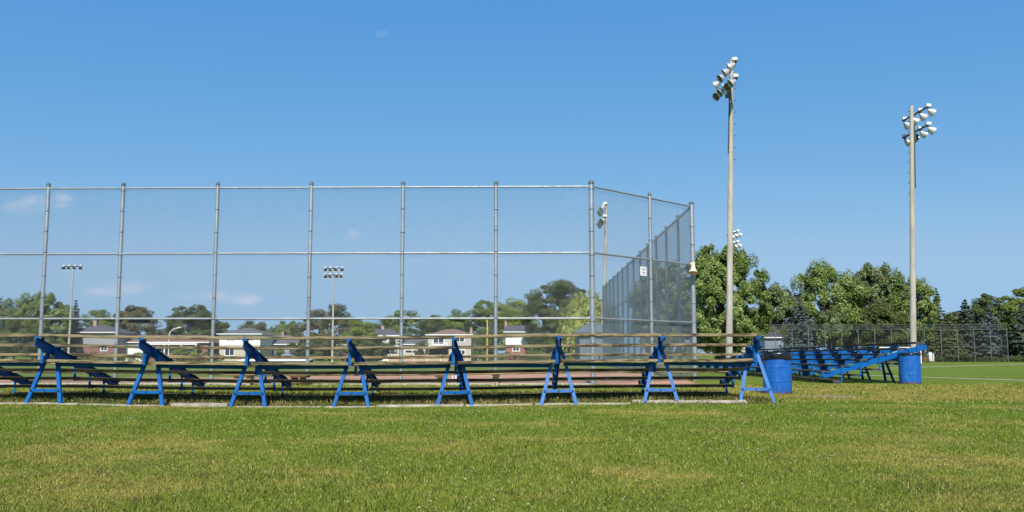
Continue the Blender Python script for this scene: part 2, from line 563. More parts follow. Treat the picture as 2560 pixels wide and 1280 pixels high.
# ------------------------------------------------------------------ mesh helpers
class MB:
    """collects shapes and links them as ONE mesh object"""
    def __init__(self):
        self.v, self.f, self.mi, self.sm = [], [], [], []

    def add(self, verts, faces, mi=0, smooth=False):
        o = len(self.v)
        self.v += [tuple(p) for p in verts]
        for fc in faces:
            self.f.append(tuple(i + o for i in fc))
            self.mi.append(mi)
            self.sm.append(smooth)

    def box(self, x0, x1, y0, y1, z0, z1, mi=0):
        vs = [(x, y, z) for z in (z0, z1) for y in (y0, y1) for x in (x0, x1)]
        self.add(vs, [(0, 2, 3, 1), (4, 5, 7, 6), (0, 1, 5, 4), (2, 6, 7, 3), (0, 4, 6, 2), (1, 3, 7, 5)], mi)

    def bar(self, a, b, side, w, h, mi=0):
        """a rectangular bar from a to b; w along `side`, h across"""
        a, b = Vector(a), Vector(b)
        d = (b - a).normalized()
        s = Vector(side)
        s = (s - d * s.dot(d)).normalized()
        u = d.cross(s)
        vs = []
        for p in (a, b):
            for (i, j) in ((-1, -1), (1, -1), (1, 1), (-1, 1)):
                vs.append(p + s * (w / 2 * i) + u * (h / 2 * j))
        self.add(vs, [(0, 3, 2, 1), (4, 5, 6, 7), (0, 1, 5, 4), (1, 2, 6, 5), (2, 3, 7, 6), (3, 0, 4, 7)], mi)

    def tube(self, pts, rads, n=10, mi=0, cap=True, smooth=True):
        pts = [Vector(p) for p in pts]
        rings = []
        ref = Vector((0.31, 0.95, 0.02))
        for i, p in enumerate(pts):
            d = (pts[min(i + 1, len(pts) - 1)] - pts[max(i - 1, 0)]).normalized()
            s = d.cross(ref)
            if s.length < 1e-3:
                s = d.cross(Vector((1, 0, 0)))
            s.normalize()
            u = d.cross(s)
            r = rads[i] if isinstance(rads, (list, tuple)) else rads
            rings.append([p + s * (r * math.cos(2 * math.pi * k / n)) + u * (r * math.sin(2 * math.pi * k / n)) for k in range(n)])
        vs = [q for rg in rings for q in rg]
        fs = []
        for i in range(len(rings) - 1):
            for k in range(n):
                k2 = (k + 1) % n
                fs.append((i * n + k, i * n + k2, (i + 1) * n + k2, (i + 1) * n + k))
        self.add(vs, fs, mi, smooth)
        if cap:
            self.add(rings[0], [tuple(range(n))[::-1]], mi)
            self.add(rings[-1], [tuple(range(n))], mi)

    def lathe(self, prof, n=32, base=(0, 0, 0), axis=(0, 0, 1), mi=0, smooth=True, wob=None):
        ax = Vector(axis).normalized()
        s = ax.cross(Vector((0.2, 0.9, 0.37))).normalized()
        if abs(ax.z) > .999:
            s = Vector((1, 0, 0))
        u = ax.cross(s)
        b = Vector(base)
        vs = []
        for i, (r, h) in enumerate(prof):
            for k in range(n):
                a = 2 * math.pi * k / n
                rr = r + (wob(i, a) if wob else 0)
                vs.append(b + ax * h + s * (rr * math.cos(a)) + u * (rr * math.sin(a)))
        fs = []
        for i in range(len(prof) - 1):
            for k in range(n):
                k2 = (k + 1) % n
                fs.append((i * n + k, i * n + k2, (i + 1) * n + k2, (i + 1) * n + k))
        self.add(vs, fs, mi, smooth)

    def build(self, name, mats, parent=None, warp=None):
        if warp:
            self.v = [warp(p) for p in self.v]
        me = bpy.data.meshes.new(name)
        me.from_pydata(self.v, [], self.f)
        if not isinstance(mats, (list, tuple)):
            mats = [mats]
        for m in mats:
            me.materials.append(m)
        me.polygons.foreach_set('material_index', self.mi)
        me.polygons.foreach_set('use_smooth', self.sm)
        me.update()
        o = bpy.data.objects.new(name, me)
        COL.objects.link(o)
        if parent is not None:
            o.parent = parent
        return o


def tag(o, label=None, cat=None, group=None, kind=None):
    for k, v in (('label', label), ('category', cat), ('group', group), ('kind', kind)):
        if v:
            o[k] = v
    return o


def empty(name, loc, rz=0.0, label=None, cat=None, group=None):
    o = bpy.data.objects.new(name, None)
    o.empty_display_size = .2
    COL.objects.link(o)
    o.location = loc
    o.rotation_euler = (0, 0, rz)
    return tag(o, label, cat, group)


def np_mesh(name, verts, nper, mat, rnd_attr=None, parent=None):
    """verts: (n*nper, 3) of separate faces with nper corners each"""
    nv = len(verts)
    nf = nv // nper
    me = bpy.data.meshes.new(name)
    me.vertices.add(nv)
    me.vertices.foreach_set('co', np.asarray(verts, dtype=np.float32).ravel())
    me.loops.add(nv)
    me.loops.foreach_set('vertex_index', np.arange(nv, dtype=np.int32))
    me.polygons.add(nf)
    me.polygons.foreach_set('loop_start', np.arange(0, nv, nper, dtype=np.int32))
    me.materials.append(mat)
    if rnd_attr is not None:
        a = me.attributes.new('rnd', 'FLOAT', 'POINT')
        a.data.foreach_set('value', np.repeat(rnd_attr, nper).astype(np.float32))
    me.update(calc_edges=True)
    me.validate()
    o = bpy.data.objects.new(name, me)
    COL.objects.link(o)
    if parent is not None:
        o.parent = parent
    return o


# ------------------------------------------------------------------ ground and markings
Y0 = 14.27                                  # plane of the near stand's top seat
FX = [-10.12, -8.35, -6.58, -4.81, -3.04, -1.27, .50, 2.27, 3.97]
FDZ = [0.0, 0.0, -.034, -.05, -.05, -.034, -.004, .004, .008]
FDY = [0.0, 0, 0, 0, 0, 0, .02, .26, .50]


def stand_dz(x):
    return float(np.interp(x, FX, FDZ))


def stand_dy(x):
    return float(np.interp(x, FX, FDY))


def ss(v, a, b):
    t = min(1, max(0, (v - a) / (b - a)))
    return t * t * (3 - 2 * t)


def ground_h(x, y):
    z = 0.0
    if 11 < y < 22:
        z += stand_dz(x) * ss(y, 11, 14.2) * (1 - ss(y, 15.2, 20))
        z += .05 * ss(y, 14.7, 15.2) * (1 - ss(y, 17.5, 21)) * (1 - ss(x, 3.6, 4.6))
    z += -.72 * ss(y, 60, 150)
    if y < 14:
        z += .012 * math.sin(x * .9 + 1.3) * math.sin(y * .8)
    return z


def grid_sheet(name, xs, ys, mat, kind, lift=0.0):
    vs = [(x, y, ground_h(x, y) + lift) for y in ys for x in xs]
    nx = len(xs)
    fs = [(j * nx + i, j * nx + i + 1, (j + 1) * nx + i + 1, (j + 1) * nx + i) for j in range(len(ys) - 1) for i in range(nx - 1)]
    b = MB()
    b.add(vs, fs, 0, True)
    return tag(b.build(name, mat), kind=kind)


gx = list(np.concatenate([[-3000, -1200, -500, -200, -100, -60, -40, -30], np.arange(-24, 24.1, .6), [30, 40, 60, 100, 200, 500, 1200, 3000]]))
gy = list(np.concatenate([[-400, -100, -30, -8], np.arange(0, 26.1, .3), np.arange(28, 60, 2), np.arange(60, 160, 6), [180, 240, 400, 800, 1600, 4000]]))
grid_sheet('ground', gx, gy, M['turf'], 'structure')


def sheet(name, outline, mat, lift, label=None, jag=0.0):
    """a flat irregular sheet draped just above the ground"""
    pts = []
    n = len(outline)
    for i in range(n):
        a, b = outline[i], outline[(i + 1) % n]
        L = math.hypot(b[0] - a[0], b[1] - a[1])
        k = max(1, int(L / .35)) if jag else max(1, int(L / 3))
        for j in range(k):
            t = j / k
            pts.append((a[0] + (b[0] - a[0]) * t + rnd.uniform(-jag, jag), a[1] + (b[1] - a[1]) * t + rnd.uniform(-jag, jag)))
    b = MB()
    b.add([(x, y, ground_h(x, y) + lift) for x, y in pts], [tuple(range(len(pts)))])
    o = b.build(name, mat)
    return tag(o, kind='structure')


def gxy(px, py):
    p = gp(px, py)
    return (p.x, p.y)


# red clay infield beyond the backstop, seen through the stand
sheet('infield_clay', [(-22, 23.95), (4.9, 23.95), (5.0, 27), (4.7, 36), (2.0, 43), (-4.5, 43), (-8.2, 34.5), (-9.6, 30.5), (-22, 29.8)], M['clay'], .004, jag=.12)
# gravel worn through the grass near the first barrel
sheet('gravel_patch', [gxy(1985, 993), gxy(2040, 996.5), gxy(2120, 997), gxy(2155, 994.5), (gxy(2150, 991)), gxy(2080, 989), gxy(2010, 989.5)], M['gravel'], .006, jag=.05)
sheet('gravel_patch', [gxy(2300, 992), gxy(2330, 994), gxy(2335, 990), gxy(2305, 989)], M['gravel'], .006, jag=.04)
sheet('gravel_patch', [gxy(2260, 998), gxy(2280, 999), gxy(2282, 997), gxy(2262, 996)], M['gravel'], .006, jag=.03)


def line(name, a, b, w):
    a, b = Vector((a[0], a[1], 0)), Vector((b[0], b[1], 0))
    d = (b - a).normalized()
    s = Vector((-d.y, d.x, 0)) * (w / 2)
    n = max(2, int((b - a).length / 2))
    vs, fs = [], []
    for i in range(n + 1):
        p = a + (b - a) * (i / n)
        for q in (p - s, p + s):
            vs.append((q.x, q.y, ground_h(q.x, q.y) + .008))
        if i:
            k = 2 * i
            fs.append((k - 2, k, k + 1, k - 1))
    m = MB()
    m.add(vs, fs)
    tag(m.build(name, M['line']), kind='structure')


line('touch_line', gxy(2020, 934), gxy(2720, 956.5), .21)
line('penalty_line', gxy(2080, 924.5), gxy(2700, 906.5), .26)
line('goal_area_line', gxy(2530, 907.2), gxy(2700, 903), .4)

# pale kerb at the foot of the backstop
b = MB()
b.box(-16, 1.7, 23.45, 23.6, -.05, .045)
tag(b.build('kerb', M['curb']), kind='structure')


# ------------------------------------------------------------------ lawn grass (one countless mass)
BARE = []
for (ax_, ay_, bx_, wy_) in [(1985, 993, 2155, .26), (2300, 991, 2335, .2), (2260, 997.5, 2282, .1)]:
    a_, b_ = gp(ax_, ay_), gp(bx_, ay_)
    BARE.append(((a_.x + b_.x) / 2, a_.y, (b_.x - a_.x) / 2, wy_))


def blades(region, n, hmin, hmax, w, seed):
    r = np.random.default_rng(seed)
    y0, y1, side = region
    y = np.exp(r.uniform(np.log(y0), np.log(y1), n)) if side is None else r.uniform(y0, y1, n)
    if side is None:
        x = r.uniform(-1, 1, n) * (.635 * y + 1.5)
    else:
        x = r.uniform(side[0], side[1], n)
    if side is not None and side[0] > 4:
        bare = np.zeros(len(x), bool)
        for (bx, by, ax, ay) in BARE:
            bare |= ((x - bx) / ax) ** 2 + ((y - by) / ay) ** 2 < r.uniform(.55, 1.25, len(x))
        x, y = x[~bare], y[~bare]
        n = len(x)
    z = np.array([ground_h(a, b) for a, b in zip(x, y)])
    cl = np.sin(x * 3.1 + 2 * np.sin(y * 1.7)) * np.sin(y * 2.6 + 1.5 * np.sin(x * 2.2))
    h = r.uniform(hmin, hmax, n) * (1 + .35 * cl)
    az = r.uniform(0, 2 * np.pi, n)
    lean = np.abs(r.normal(.55, .4, n))
    dx, dy = np.cos(az) * np.sin(lean) * h, np.sin(az) * np.sin(lean) * h
    dz = np.cos(np.clip(lean, 0, 1.45)) * h
    fa = r.uniform(0, 2 * np.pi, n)
    ww = w * r.uniform(.6, 1.3, n) * ((y / 5.0) ** .75 if side is None else 1)
    px, py = np.cos(fa) * ww / 2, np.sin(fa) * ww / 2
    base = np.stack([x, y, z - .004], 1)
    off = np.stack([px, py, np.zeros(n)], 1)
    tip = base + np.stack([dx, dy, dz], 1)
    mid_ = base + np.stack([dx * .35, dy * .35, dz * .6], 1)
    v = np.stack([base - off, base + off, mid_ + off * .8, tip, mid_ - off * .8], 1).reshape(-1, 3)
    return v, r.uniform(0, 1, n)


parts = [blades((4.0, 14.45, None), 540000, .013, .036, .0040, 1),
         blades((4.0, 14.45, None), 540000, .013, .041, .0038, 2)]
np_mesh('lawn_grass', np.concatenate([p[0] for p in parts]), 5, M['blades'], np.concatenate([p[1] for p in parts]))
tag(bpy.data.objects['lawn_grass'], 'short mown green and straw coloured lawn grass across the whole foreground', 'grass', kind='stuff')
parts = [blades((14.95, 18.5, (4.4, 13)), 40000, .02, .05, .013, 4),
         blades((18.5, 24.5, (4.6, 17)), 50000, .02, .05, .018, 5)]
np_mesh('dry_grass', np.concatenate([p[0] for p in parts]), 5, M['blades'], np.concatenate([p[1] for p in parts]))
tag(bpy.data.objects['dry_grass'], 'patchy yellowed worn grass around the two blue barrels', 'grass', kind='stuff')
parts = [blades((14.62, 15.3, (-10.5, 4.2)), 9000, .03, .09, .012, 6),
         blades((15.0, 18.0, (-11.5, 4.4)), 26000, .03, .10, .014, 8),
         blades((18.0, 23.4, (-14, 4.6)), 42000, .02, .06, .017, 7)]
np_mesh('weedy_grass', np.concatenate([p[0] for p in parts]), 5, M['blades'], np.concatenate([p[1] for p in parts]))
tag(bpy.data.objects['weedy_grass'], 'rough weedy grass growing under and behind the wooden bleachers', 'grass', kind='stuff')
n = 480
r = np.random.default_rng(21)
cy = np.sqrt(r.uniform(4.6 ** 2, 14.3 ** 2, n * 3))
cx = r.uniform(-.63, .63, n * 3) * cy
keep = (np.sin(cx * 1.1 + 1.7 * np.sin(cy * .8)) * np.sin(cy * .9 + cx * .35) + r.normal(0, .35, n * 3)) > .45
cx, cy = cx[keep][:n], cy[keep][:n]
ring = []
for (x, y) in zip(cx, cy):
    s = rnd.uniform(.003, .0065)
    z = ground_h(x, y) + rnd.uniform(.035, .06)
    o = [(1, 0, 0), (0, 1, 0), (-1, 0, 0), (0, -1, 0)]
    for k in range(4):
        a, c = o[k], o[(k + 1) % 4]
        for top in ((0, 0, 1), (0, 0, -1)):
            ring += [(x + s * a[0], y + s * a[1], z), (x + s * c[0], y + s * c[1], z), (x, y, z + s * top[2])]
np_mesh('clover_flowers', np.array(ring), 3, M['clover'])
tag(bpy.data.objects['clover_flowers'], 'tiny white clover flowers dotted through the lawn', 'flowers', kind='stuff')


# ------------------------------------------------------------------ bleachers
RISE, PITCHY, PW, PT = .166, .545, .235, .052


def channel(b, a, c, h, fl, th, side):
    """C-channel from a to c (top edge line), web h high, flanges towards +-x"""
    a, c = Vector(a), Vector(c)
    d = (c - a).normalized()
    up = Vector((1, 0, 0)).cross(d)
    if up.z < 0:
        up = -up
    mid_ = -up * (h / 2)
    b.bar(a + mid_, c + mid_, up, h, th)
    for off in (-th / 2, -h + th / 2):
        q = up * off + Vector((side * (fl / 2 + th / 2), 0, 0))
        b.bar(a + q, c + q, up, th, fl - .001)


def bleacher(root, xs, warp, paint_of, plank_mats, rise_k=lambda x: 1.0):
    def W(p):
        k = rise_k(p[0])
        q = (p[0], p[1], p[2] if k == 1 else .30 + (p[2] - .30) * k if p[2] > .30 else p[2])
        return warp(q)
    def put(b, name, m, par):
        return b.build(name, m, par, W)
    for fi, x in enumerate(xs):
        pm = M['blue']
        b = MB()
        channel(b, (x, -.035, 1.135), (x, 2.93, 1.135 - .2826 * 2.965), .15, .045, .007, 1)
        st = put(b, 'stringer', pm, root)
        for k in range(6):
            y, z = PITCHY * k, 1.20 - RISE * k - PT
            b = MB()
            b.box(x - .034, x + .034, -.012 + y, -.005 + y, z - .035, z + .018)      # upturned end plate
            b.box(x - .03, x + .03, -.005 + y, PW + .006 + y, z - .0065, z - .001)    # seat rest
            zt = 1.135 - .2826 * (y + PW + .035) - .10
            b.box(x - .046, x - .008, PW - .046 + y, PW + y, zt, z - .008)         # post down the web
            put(b, 'seat_bracket', pm, st)
        for k in range(5):
            y, z = .225 + PITCHY * k, .765 - RISE * k - PT
            b = MB()
            zt = 1.135 - .2826 * (y + .035) - .08
            b.box(x - .05, x - .006, y - .012, y - .003, z - .012, zt)
            b.box(x - .05, x - .044, y - .0031, y + .03, z - .012, zt)
            b.box(x - .05, x - .001, y - .003, y + PW + .01, z - .011, z - .003)
            b.box(x - .05, x - .001, y + PW + .002, y + PW + .01, z - .003, z + .02)
            put(b, 'footboard_bracket', pm, st)
        # trestle
        lm = paint_of(fi)
        tr = empty('trestle', (0, 0, 0))
        tr.parent = root
        for s in (-1, 1):
            b = MB()
            p0, p1 = Vector((x + s * .305, .25, -.02)), Vector((x + s * .075, .475, .885))
            side = Vector((1, 0, 0))
            b.bar(p0, p1, side, .058, .006)
            d = (p1 - p0).normalized()
            inward = Vector((0, 1, 0)) - d * d.y
            q = Vector((s * -.026, 0, 0)) * (1 if s < 0 else -1) + inward.normalized() * .03
            b.bar(p0 + q, p1 + q, Vector((0, 1, 0)), .052, .006)
            put(b, 'leg', lm, tr)
        b = MB()
        zc = .235
        xa = .305 - .23 * (zc + .02) / .905
        yc = .25 + .225 * (zc + .02) / .905 - .012
        b.bar((x - xa - .012, yc, zc + .004), (x + .004, yc, zc - .003), (0, 0, 1), .05, .006)
        b.bar((x - .004, yc - .007, zc - .003), (x + xa + .012, yc - .007, zc + .004), (0, 0, 1), .05, .006)
        cb = put(b, 'crossbar', lm, tr)
        for q in (-xa, 0, xa):
            b = MB()
            b.tube([(x + q, yc - .022, zc), (x + q, yc + .01, zc)], .013, 8, smooth=False)
            put(b, 'bolt', M['bolt'], tr)
        b = MB()
        z0, z1 = .84, .985
        vs = [(x - .115, .462, z0), (x + .115, .462, z0), (x + .05, .47, z1), (x - .05, .47, z1)]
        vs += [(p[0], p[1] + .007, p[2]) for p in vs]
        b.add(vs, [(0, 1, 2, 3), (7, 6, 5, 4), (0, 4, 5, 1), (1, 5, 6, 2), (2, 6, 7, 3), (3, 7, 4, 0)])
        put(b, 'gusset_plate', M['blue'], tr)
    for i in range(len(xs) - 1):
        b = MB()
        sl = rnd.uniform(-.012, .012)
        za, zb = .712 + sl, .702 - sl
        b.bar((xs[i] + .09, .452, za - .03), (xs[i + 1] - .09, .452, zb - .03), (0, 0, 1), .062, .007)
        b.bar((xs[i] + .09, .474, za + .0), (xs[i + 1] - .09, .474, zb + .0), (0, 1, 0), .036, .006)
        put(b, 'brace', M['blue'], root)
    n = len(xs)
    def plank(x0, x1, y, z, name):
        segs = max(2, int((x1 - x0) / .45))
        b = MB()
        tz, ty = rnd.uniform(-.004, .004), rnd.uniform(-.008, .008)
        bow = rnd.uniform(-.006, .004)
        rings = []
        for i in range(segs + 1):
            t = i / segs
            x = x0 + (x1 - x0) * t
            dz = tz * (2 * t - 1) + bow * 4 * t * (1 - t)
            dy = ty * (2 * t - 1)
            e = .006
            prof = [(e, 0), (PW - e, 0), (PW, e), (PW, PT - e), (PW - e, PT), (e, PT), (0, PT - e), (0, e)]
            rings.append([(x, y + dy + a, z + dz + c) for a, c in prof])
        vs = [p for rg in rings for p in rg]
        m8 = 8
        fs = [(i * m8 + k, (i + 1) * m8 + k, (i + 1) * m8 + (k + 1) % m8, i * m8 + (k + 1) % m8) for i in range(segs) for k in range(m8)]
        fs += [tuple(range(m8)), tuple(range(segs * m8, segs * m8 + m8))[::-1]]
        b.add(vs, fs)
        put(b, name, rnd.choice(plank_mats), root)
    for k in range(6):
        y, z = PITCHY * k, 1.20 - RISE * k - PT
        i = 0
        step0 = 1 + (k % 2)
        while i < n - 1:
            j = min(n - 1, i + (step0 if i == 0 else 2))
            plank(xs[i] + (.006 if i else -.0), xs[j] - (.006 if j < n - 1 else .03), y, z, 'seat_plank')
            i = j
    for k in range(5):
        y, z = .225 + PITCHY * k, .765 - RISE * k - PT
        for i in range(n - 1):
            plank(xs[i] + .004, xs[i + 1] - .058, y, z, 'footboard')
    return root


def warp1(p):
    return (p[0], p[1] + stand_dy(p[0]), p[2] + stand_dz(p[0]))


root = empty('bleacher', (0, Y0, 0), 0, 'long near bleacher with grey weathered wooden planks on bright blue steel trestles', 'bleacher', 'bleachers beside the ball field')
bleacher(root, FX, warp1, lambda i: M['blue_faded'] if i >= 6 else M['blue'], [M['plank']])
X2, Y2 = 11.38, 24.75
root = empty('bleacher', (X2, Y2, 0), R(90), 'far bleacher turned sideways showing rows of sunlit blue sloping beams behind a barrel', 'bleacher', 'bleachers beside the ball field')
bleacher(root, [1.80 * i for i in range(11)], lambda p: (p[0], p[1], p[2]), lambda i: M['blue'], [M['plank_dark']], rise_k=lambda x: 1 - .009 * x)


# ------------------------------------------------------------------ concrete slabs under the trestle feet
def slab(x0, x1, y0, y1, h, label, rot=0):
    b = MB()
    n = max(3, int((x1 - x0) / .12))
    top, bot = [], []
    for i in range(n + 1):
        x = x0 + (x1 - x0) * i / n
        top.append((x, y0 + rnd.uniform(-.02, .02)))
    for i in range(n, -1, -1):
        x = x0 + (x1 - x0) * i / n
        top.append((x, y1 + rnd.uniform(-.02, .02)))
    N = len(top)
    up = [(x, y, ground_h(x, y) + h + rnd.uniform(-.004, .004) + rot * (x - x0)) for x, y in top]
    dn = [(x, y, ground_h(x, y) - .05) for x, y in top]
    b.add(up + dn, [tuple(range(N))] + [(i, N + i, N + (i + 1) % N, (i + 1) % N) for i in range(N)])
    o = b.build('concrete_slab', M['concrete'])
    return tag(o, label, 'concrete slab', 'broken concrete slabs under the bleacher feet')


ords = ['first', 'second', 'third', 'fourth', 'fifth', 'sixth', 'seventh', 'eighth']
for i, (xa, xb, ya, yb, h, lab) in enumerate([
        (-9.3, -7.75, 14.52, 14.70, .02, 'pale concrete slab carrying the feet of the leftmost blue trestle'),
        (-7.70, -6.25, 14.50, 14.68, .016, 'flat concrete slab under the feet of the second trestle from the left'),
        (-6.10, -5.13, 14.44, 14.62, .055, 'raised tilted concrete slab lying between the second and third trestles'),
        (-5.10, -3.55, 14.48, 14.66, .012, 'thin half buried concrete slab under the third trestle from the left'),
        (-3.50, -2.62, 14.48, 14.66, .016, 'narrow concrete slab with rubble under the fourth trestle from the left'),
        (-2.58, -1.12, 14.50, 14.68, .034, 'wide sandy concrete slab left of the fifth trestle from the left'),
        (-1.08, .05, 14.52, 14.70, .022, 'concrete slab between the fifth and sixth trestles from the left'),
        (.10, 1.72, 14.54, 14.72, .022, 'cracked concrete slab carrying the feet of the sixth trestle from the left'),
        (1.78, 3.75, 14.80, 14.98, .026, 'light concrete slab to the right of the seventh trestle from the left')]):
    slab(xa, xb, ya + stand_dy((xa + xb) / 2) * (0 if xa > 1.7 else .6), yb + stand_dy((xa + xb) / 2) * (0 if xa > 1.7 else .6), h, lab, .012 if 'tilted' in lab else 0)


# ------------------------------------------------------------------ barrels
def barrel(loc, label, bag_drop, seed, rot):
    e = empty('trash_barrel', loc, rot, label, 'barrel', 'blue steel drums used as trash cans')
    Rr, H = .290, .875
    prof = [(.0, .012), (Rr - .012, .012), (Rr, .0), (Rr + .004, .012), (Rr, .024), (Rr, .04)]
    for zc in (.29, .585):
        prof += [(Rr, zc - .04), (Rr, zc - .022), (Rr + .0035, zc - .008), (Rr + .0035, zc + .008), (Rr, zc + .022), (Rr, zc + .04)]
    prof += [(Rr, H - .05), (Rr, H - .03), (Rr + .005, H - .015), (Rr + .005, H - .004), (Rr, H), (Rr - .012, H - .004), (Rr - .012, .35)]
    b = MB()
    b.lathe(prof, 48)
    b.build('drum', M['drum'], e)
    r = random.Random(seed)
    ph = [r.uniform(0, 6.28) for _ in range(9)]
    def wob(i, a):
        if i in (5, 6, 7):
            return 0
        return .0035 * math.sin(9 * a + ph[0] + i) + .003 * math.sin(23 * a + ph[1] + 1.7 * i) + .002 * math.sin(41 * a + ph[2] - 2.3 * i)
    b = MB()
    z0 = H - bag_drop
    pr = [(Rr + .010, z0), (Rr + .016, z0 + .02), (Rr + .014, z0 + bag_drop * .4), (Rr + .017, z0 + bag_drop * .65), (Rr + .014, H - .02), (Rr + .010, H + .006),
          (Rr - .02, H + .008), (Rr - .03, H - .02), (Rr - .05, H - .2), (Rr - .12, .48), (0.0, .44)]
    b.lathe(pr, 96, wob=wob)
    for i in range(len(b.v)):
        if i < 96:
            x, y, z = b.v[i]
            a = math.atan2(y, x)
            b.v[i] = (x, y, z + .012 * math.sin(3 * a + ph[3]) + .006 * math.sin(8 * a + ph[4]))
    b.build('bin_bag', M['bag'], e)
    return e


p = gp(1943, 988)
barrel((at(1943, 935, p.y + .28).x, p.y + .28, 0), 'scuffed blue drum with a crumpled black bag beside the last trestle of the wooden bleacher', .135, 3, 1.0)
p = gp(2274.5, 961)
barrel((at(2274.5, 925, p.y + .28).x, p.y + .28, 0), 'dark blue drum with a narrow black bag rim standing before the tall light pole', .065, 5, 2.2)


# ------------------------------------------------------------------ chain link fences
def lattice(b, a, c, z0, z1, step, wr, mi=0, zoff=0.0):
    """two families of diagonal wires in the upright rectangle over a-c"""
    a, c = Vector((a[0], a[1], 0)), Vector((c[0], c[1], 0))
    L = (c - a).length
    d = (c - a) / L
    nrm = Vector((-d.y, d.x, 0))
    H = z1 - z0
    for fam in (1, -1):
        off = nrm * (wr * .9 * fam)
        k0 = -H if fam == 1 else 0
        k1 = L if fam == 1 else L + H
        k = k0 + (step - (k0 % step)) - step
        while k < k1 + step:
            # u = k + fam*(v),  v in 0..H
            v0, v1 = 0.0, H
            u0, u1 = k, k + fam * H
            lo, hi = 0.0, 1.0
            du = u1 - u0
            for (q, p_) in ((-du, u0), (du, L - u0)):
                if abs(q) < 1e-9:
                    continue
                t = p_ / q
                if q < 0:
                    lo = max(lo, t)
                else:
                    hi = min(hi, t)
            if hi - lo > 1e-3:
                pa = a + d * (u0 + du * lo) + off + Vector((0, 0, z0 + H * lo))
                pb = a + d * (u0 + du * hi) + off + Vector((0, 0, z0 + H * hi))
                dd = (pb - pa).normalized()
                s = nrm
                u = dd.cross(s)
                vs = []
                for q in (pa, pb):
                    for ang in (90, 210, 330):
                        vs.append(q + s * (wr * math.cos(R(ang))) + u * (wr * math.sin(R(ang))))
                b.add(vs, [(0, 1, 4, 3), (1, 2, 5, 4), (2, 0, 3, 5)], mi)
            k += step


FY = 23.66
HT = [at(1240, 467, FY).z, at(1240, 632, FY).z, at(1240, 796, FY).z]
TOP = at(1240, 455, FY).z


def post(par, x, y, ztop, rr, mat=None, name='post', caps=True, bands=True):
    b = MB()
    b.tube([(x, y, -.1), (x, y, ztop - .04), (x, y, ztop)], [rr, rr, rr * .92], 16)
    o = b.build(name, mat or M['galv'], par)
    if caps:
        c = MB()
        c.lathe([(rr * 1.12, ztop - .07), (rr * 1.14, ztop - .02), (rr * .9, ztop + .02), (rr * .4, ztop + .035), (0, ztop + .038)], 16, base=(x, y, 0))
        c.build('cap', M['far_steel'], o)
    if bands:
        z = .55
        while z < ztop - .2:
            c = MB()
            c.lathe([(rr, z - .012), (rr + .007, z - .011), (rr + .007, z + .011), (rr, z + .012)], 12, base=(x, y, 0), smooth=False)
            c.build('band', M['far_steel'], o)
            z += .62 + .05 * math.sin(z * 7 + x)
    return o


STEP = .0825
back = empty('backstop_fence', (0, 0, 0), 0, 'tall silver chain link backstop fence standing across the picture behind the bleacher', 'fence')
px_posts = [-66, 122, 309, 545, 779, 1008, 1240, 1478]
xs_b = [at(px, 455 if px > 0 else 467, FY).x for px in px_posts]
corner = xs_b[-1]
side_y = 27.05
side_x = at(1729, 519, side_y).x
mid_p = ((corner + side_x) / 2 + .12, (FY + side_y) / 2 + .12)
t_mid = .55
mid_p = (corner + (side_x - corner) * t_mid, FY + (side_y - FY) * t_mid)
for i, x in enumerate(xs_b):
    post(back, x, FY, TOP, .075 if i == len(xs_b) - 1 else .052)
post(back, mid_p[0], mid_p[1], TOP, .052)
post(back, side_x, side_y, TOP, .075)
nodes_b = [(x, FY) for x in xs_b] + [mid_p, (side_x, side_y)]
for i in range(len(nodes_b) - 1):
    a, c = Vector((*nodes_b[i], 0)), Vector((*nodes_b[i + 1], 0))
    d = (c - a).normalized()
    nrm = Vector((-d.y, d.x, 0))
    for z in HT:
        b = MB()
        b.tube([a + d * .05 + Vector((0, 0, z)), c - d * .05 + Vector((0, 0, z))], .027, 10)
        b.build('rail', M['galv'], back)
    b = MB()
    o = nrm * .062
    ends = [.03, HT[2], HT[1], HT[0]]
    for j in range(3):
        lattice(b, a + d * .03 + o * (1 + .12 * (j % 2)), c - d * .03 + o * (1 + .12 * (j % 2)), ends[j] - (.0 if j == 0 else .045), ends[j + 1] + .045, STEP, .0027)
    b.build('wire_mesh', M['wire'], back)

# the fence that runs away from the camera along the first base side
side = empty('sideline_fence', (0, 0, 0), 0, 'tall chain link fence running straight away from the camera along the right of the diamond', 'fence')
ys_s = [side_y + 2.62 * i for i in range(1, 14)]
for y in ys_s:
    post(side, side_x + .03 * (y - side_y) / 10, y, TOP, .05, bands=False)
prev = (side_x, side_y + .08)
for y in ys_s:
    cur = (side_x + .03 * (y - side_y) / 10, y)
    a, c = Vector((*prev, 0)), Vector((*cur, 0))
    for z in HT[:2]:
        b = MB()
        b.tube([a + Vector((0, 0, z)), c + Vector((0, 0, z))], .025, 8)
        b.build('rail', M['galv'], side)
    b = MB()
    for j in range(3):
        zz = [.03, HT[2], HT[1], HT[0]]
        lattice(b, a + Vector((-.06, 0, 0)), c + Vector((-.06, 0, 0)), zz[j], zz[j + 1] + .04, STEP, .0020)
    b.build('wire_mesh', M['wire'], side)
    prev = cur

# sign wired to the backstop wing
sp_ = Vector((corner, FY, 0))
sd = (Vector((side_x, side_y, 0)) - sp_).normalized()
sn = Vector((sd.y, -sd.x, 0))                     # towards the camera
Lw = (Vector((side_x, side_y, 0)) - sp_).length
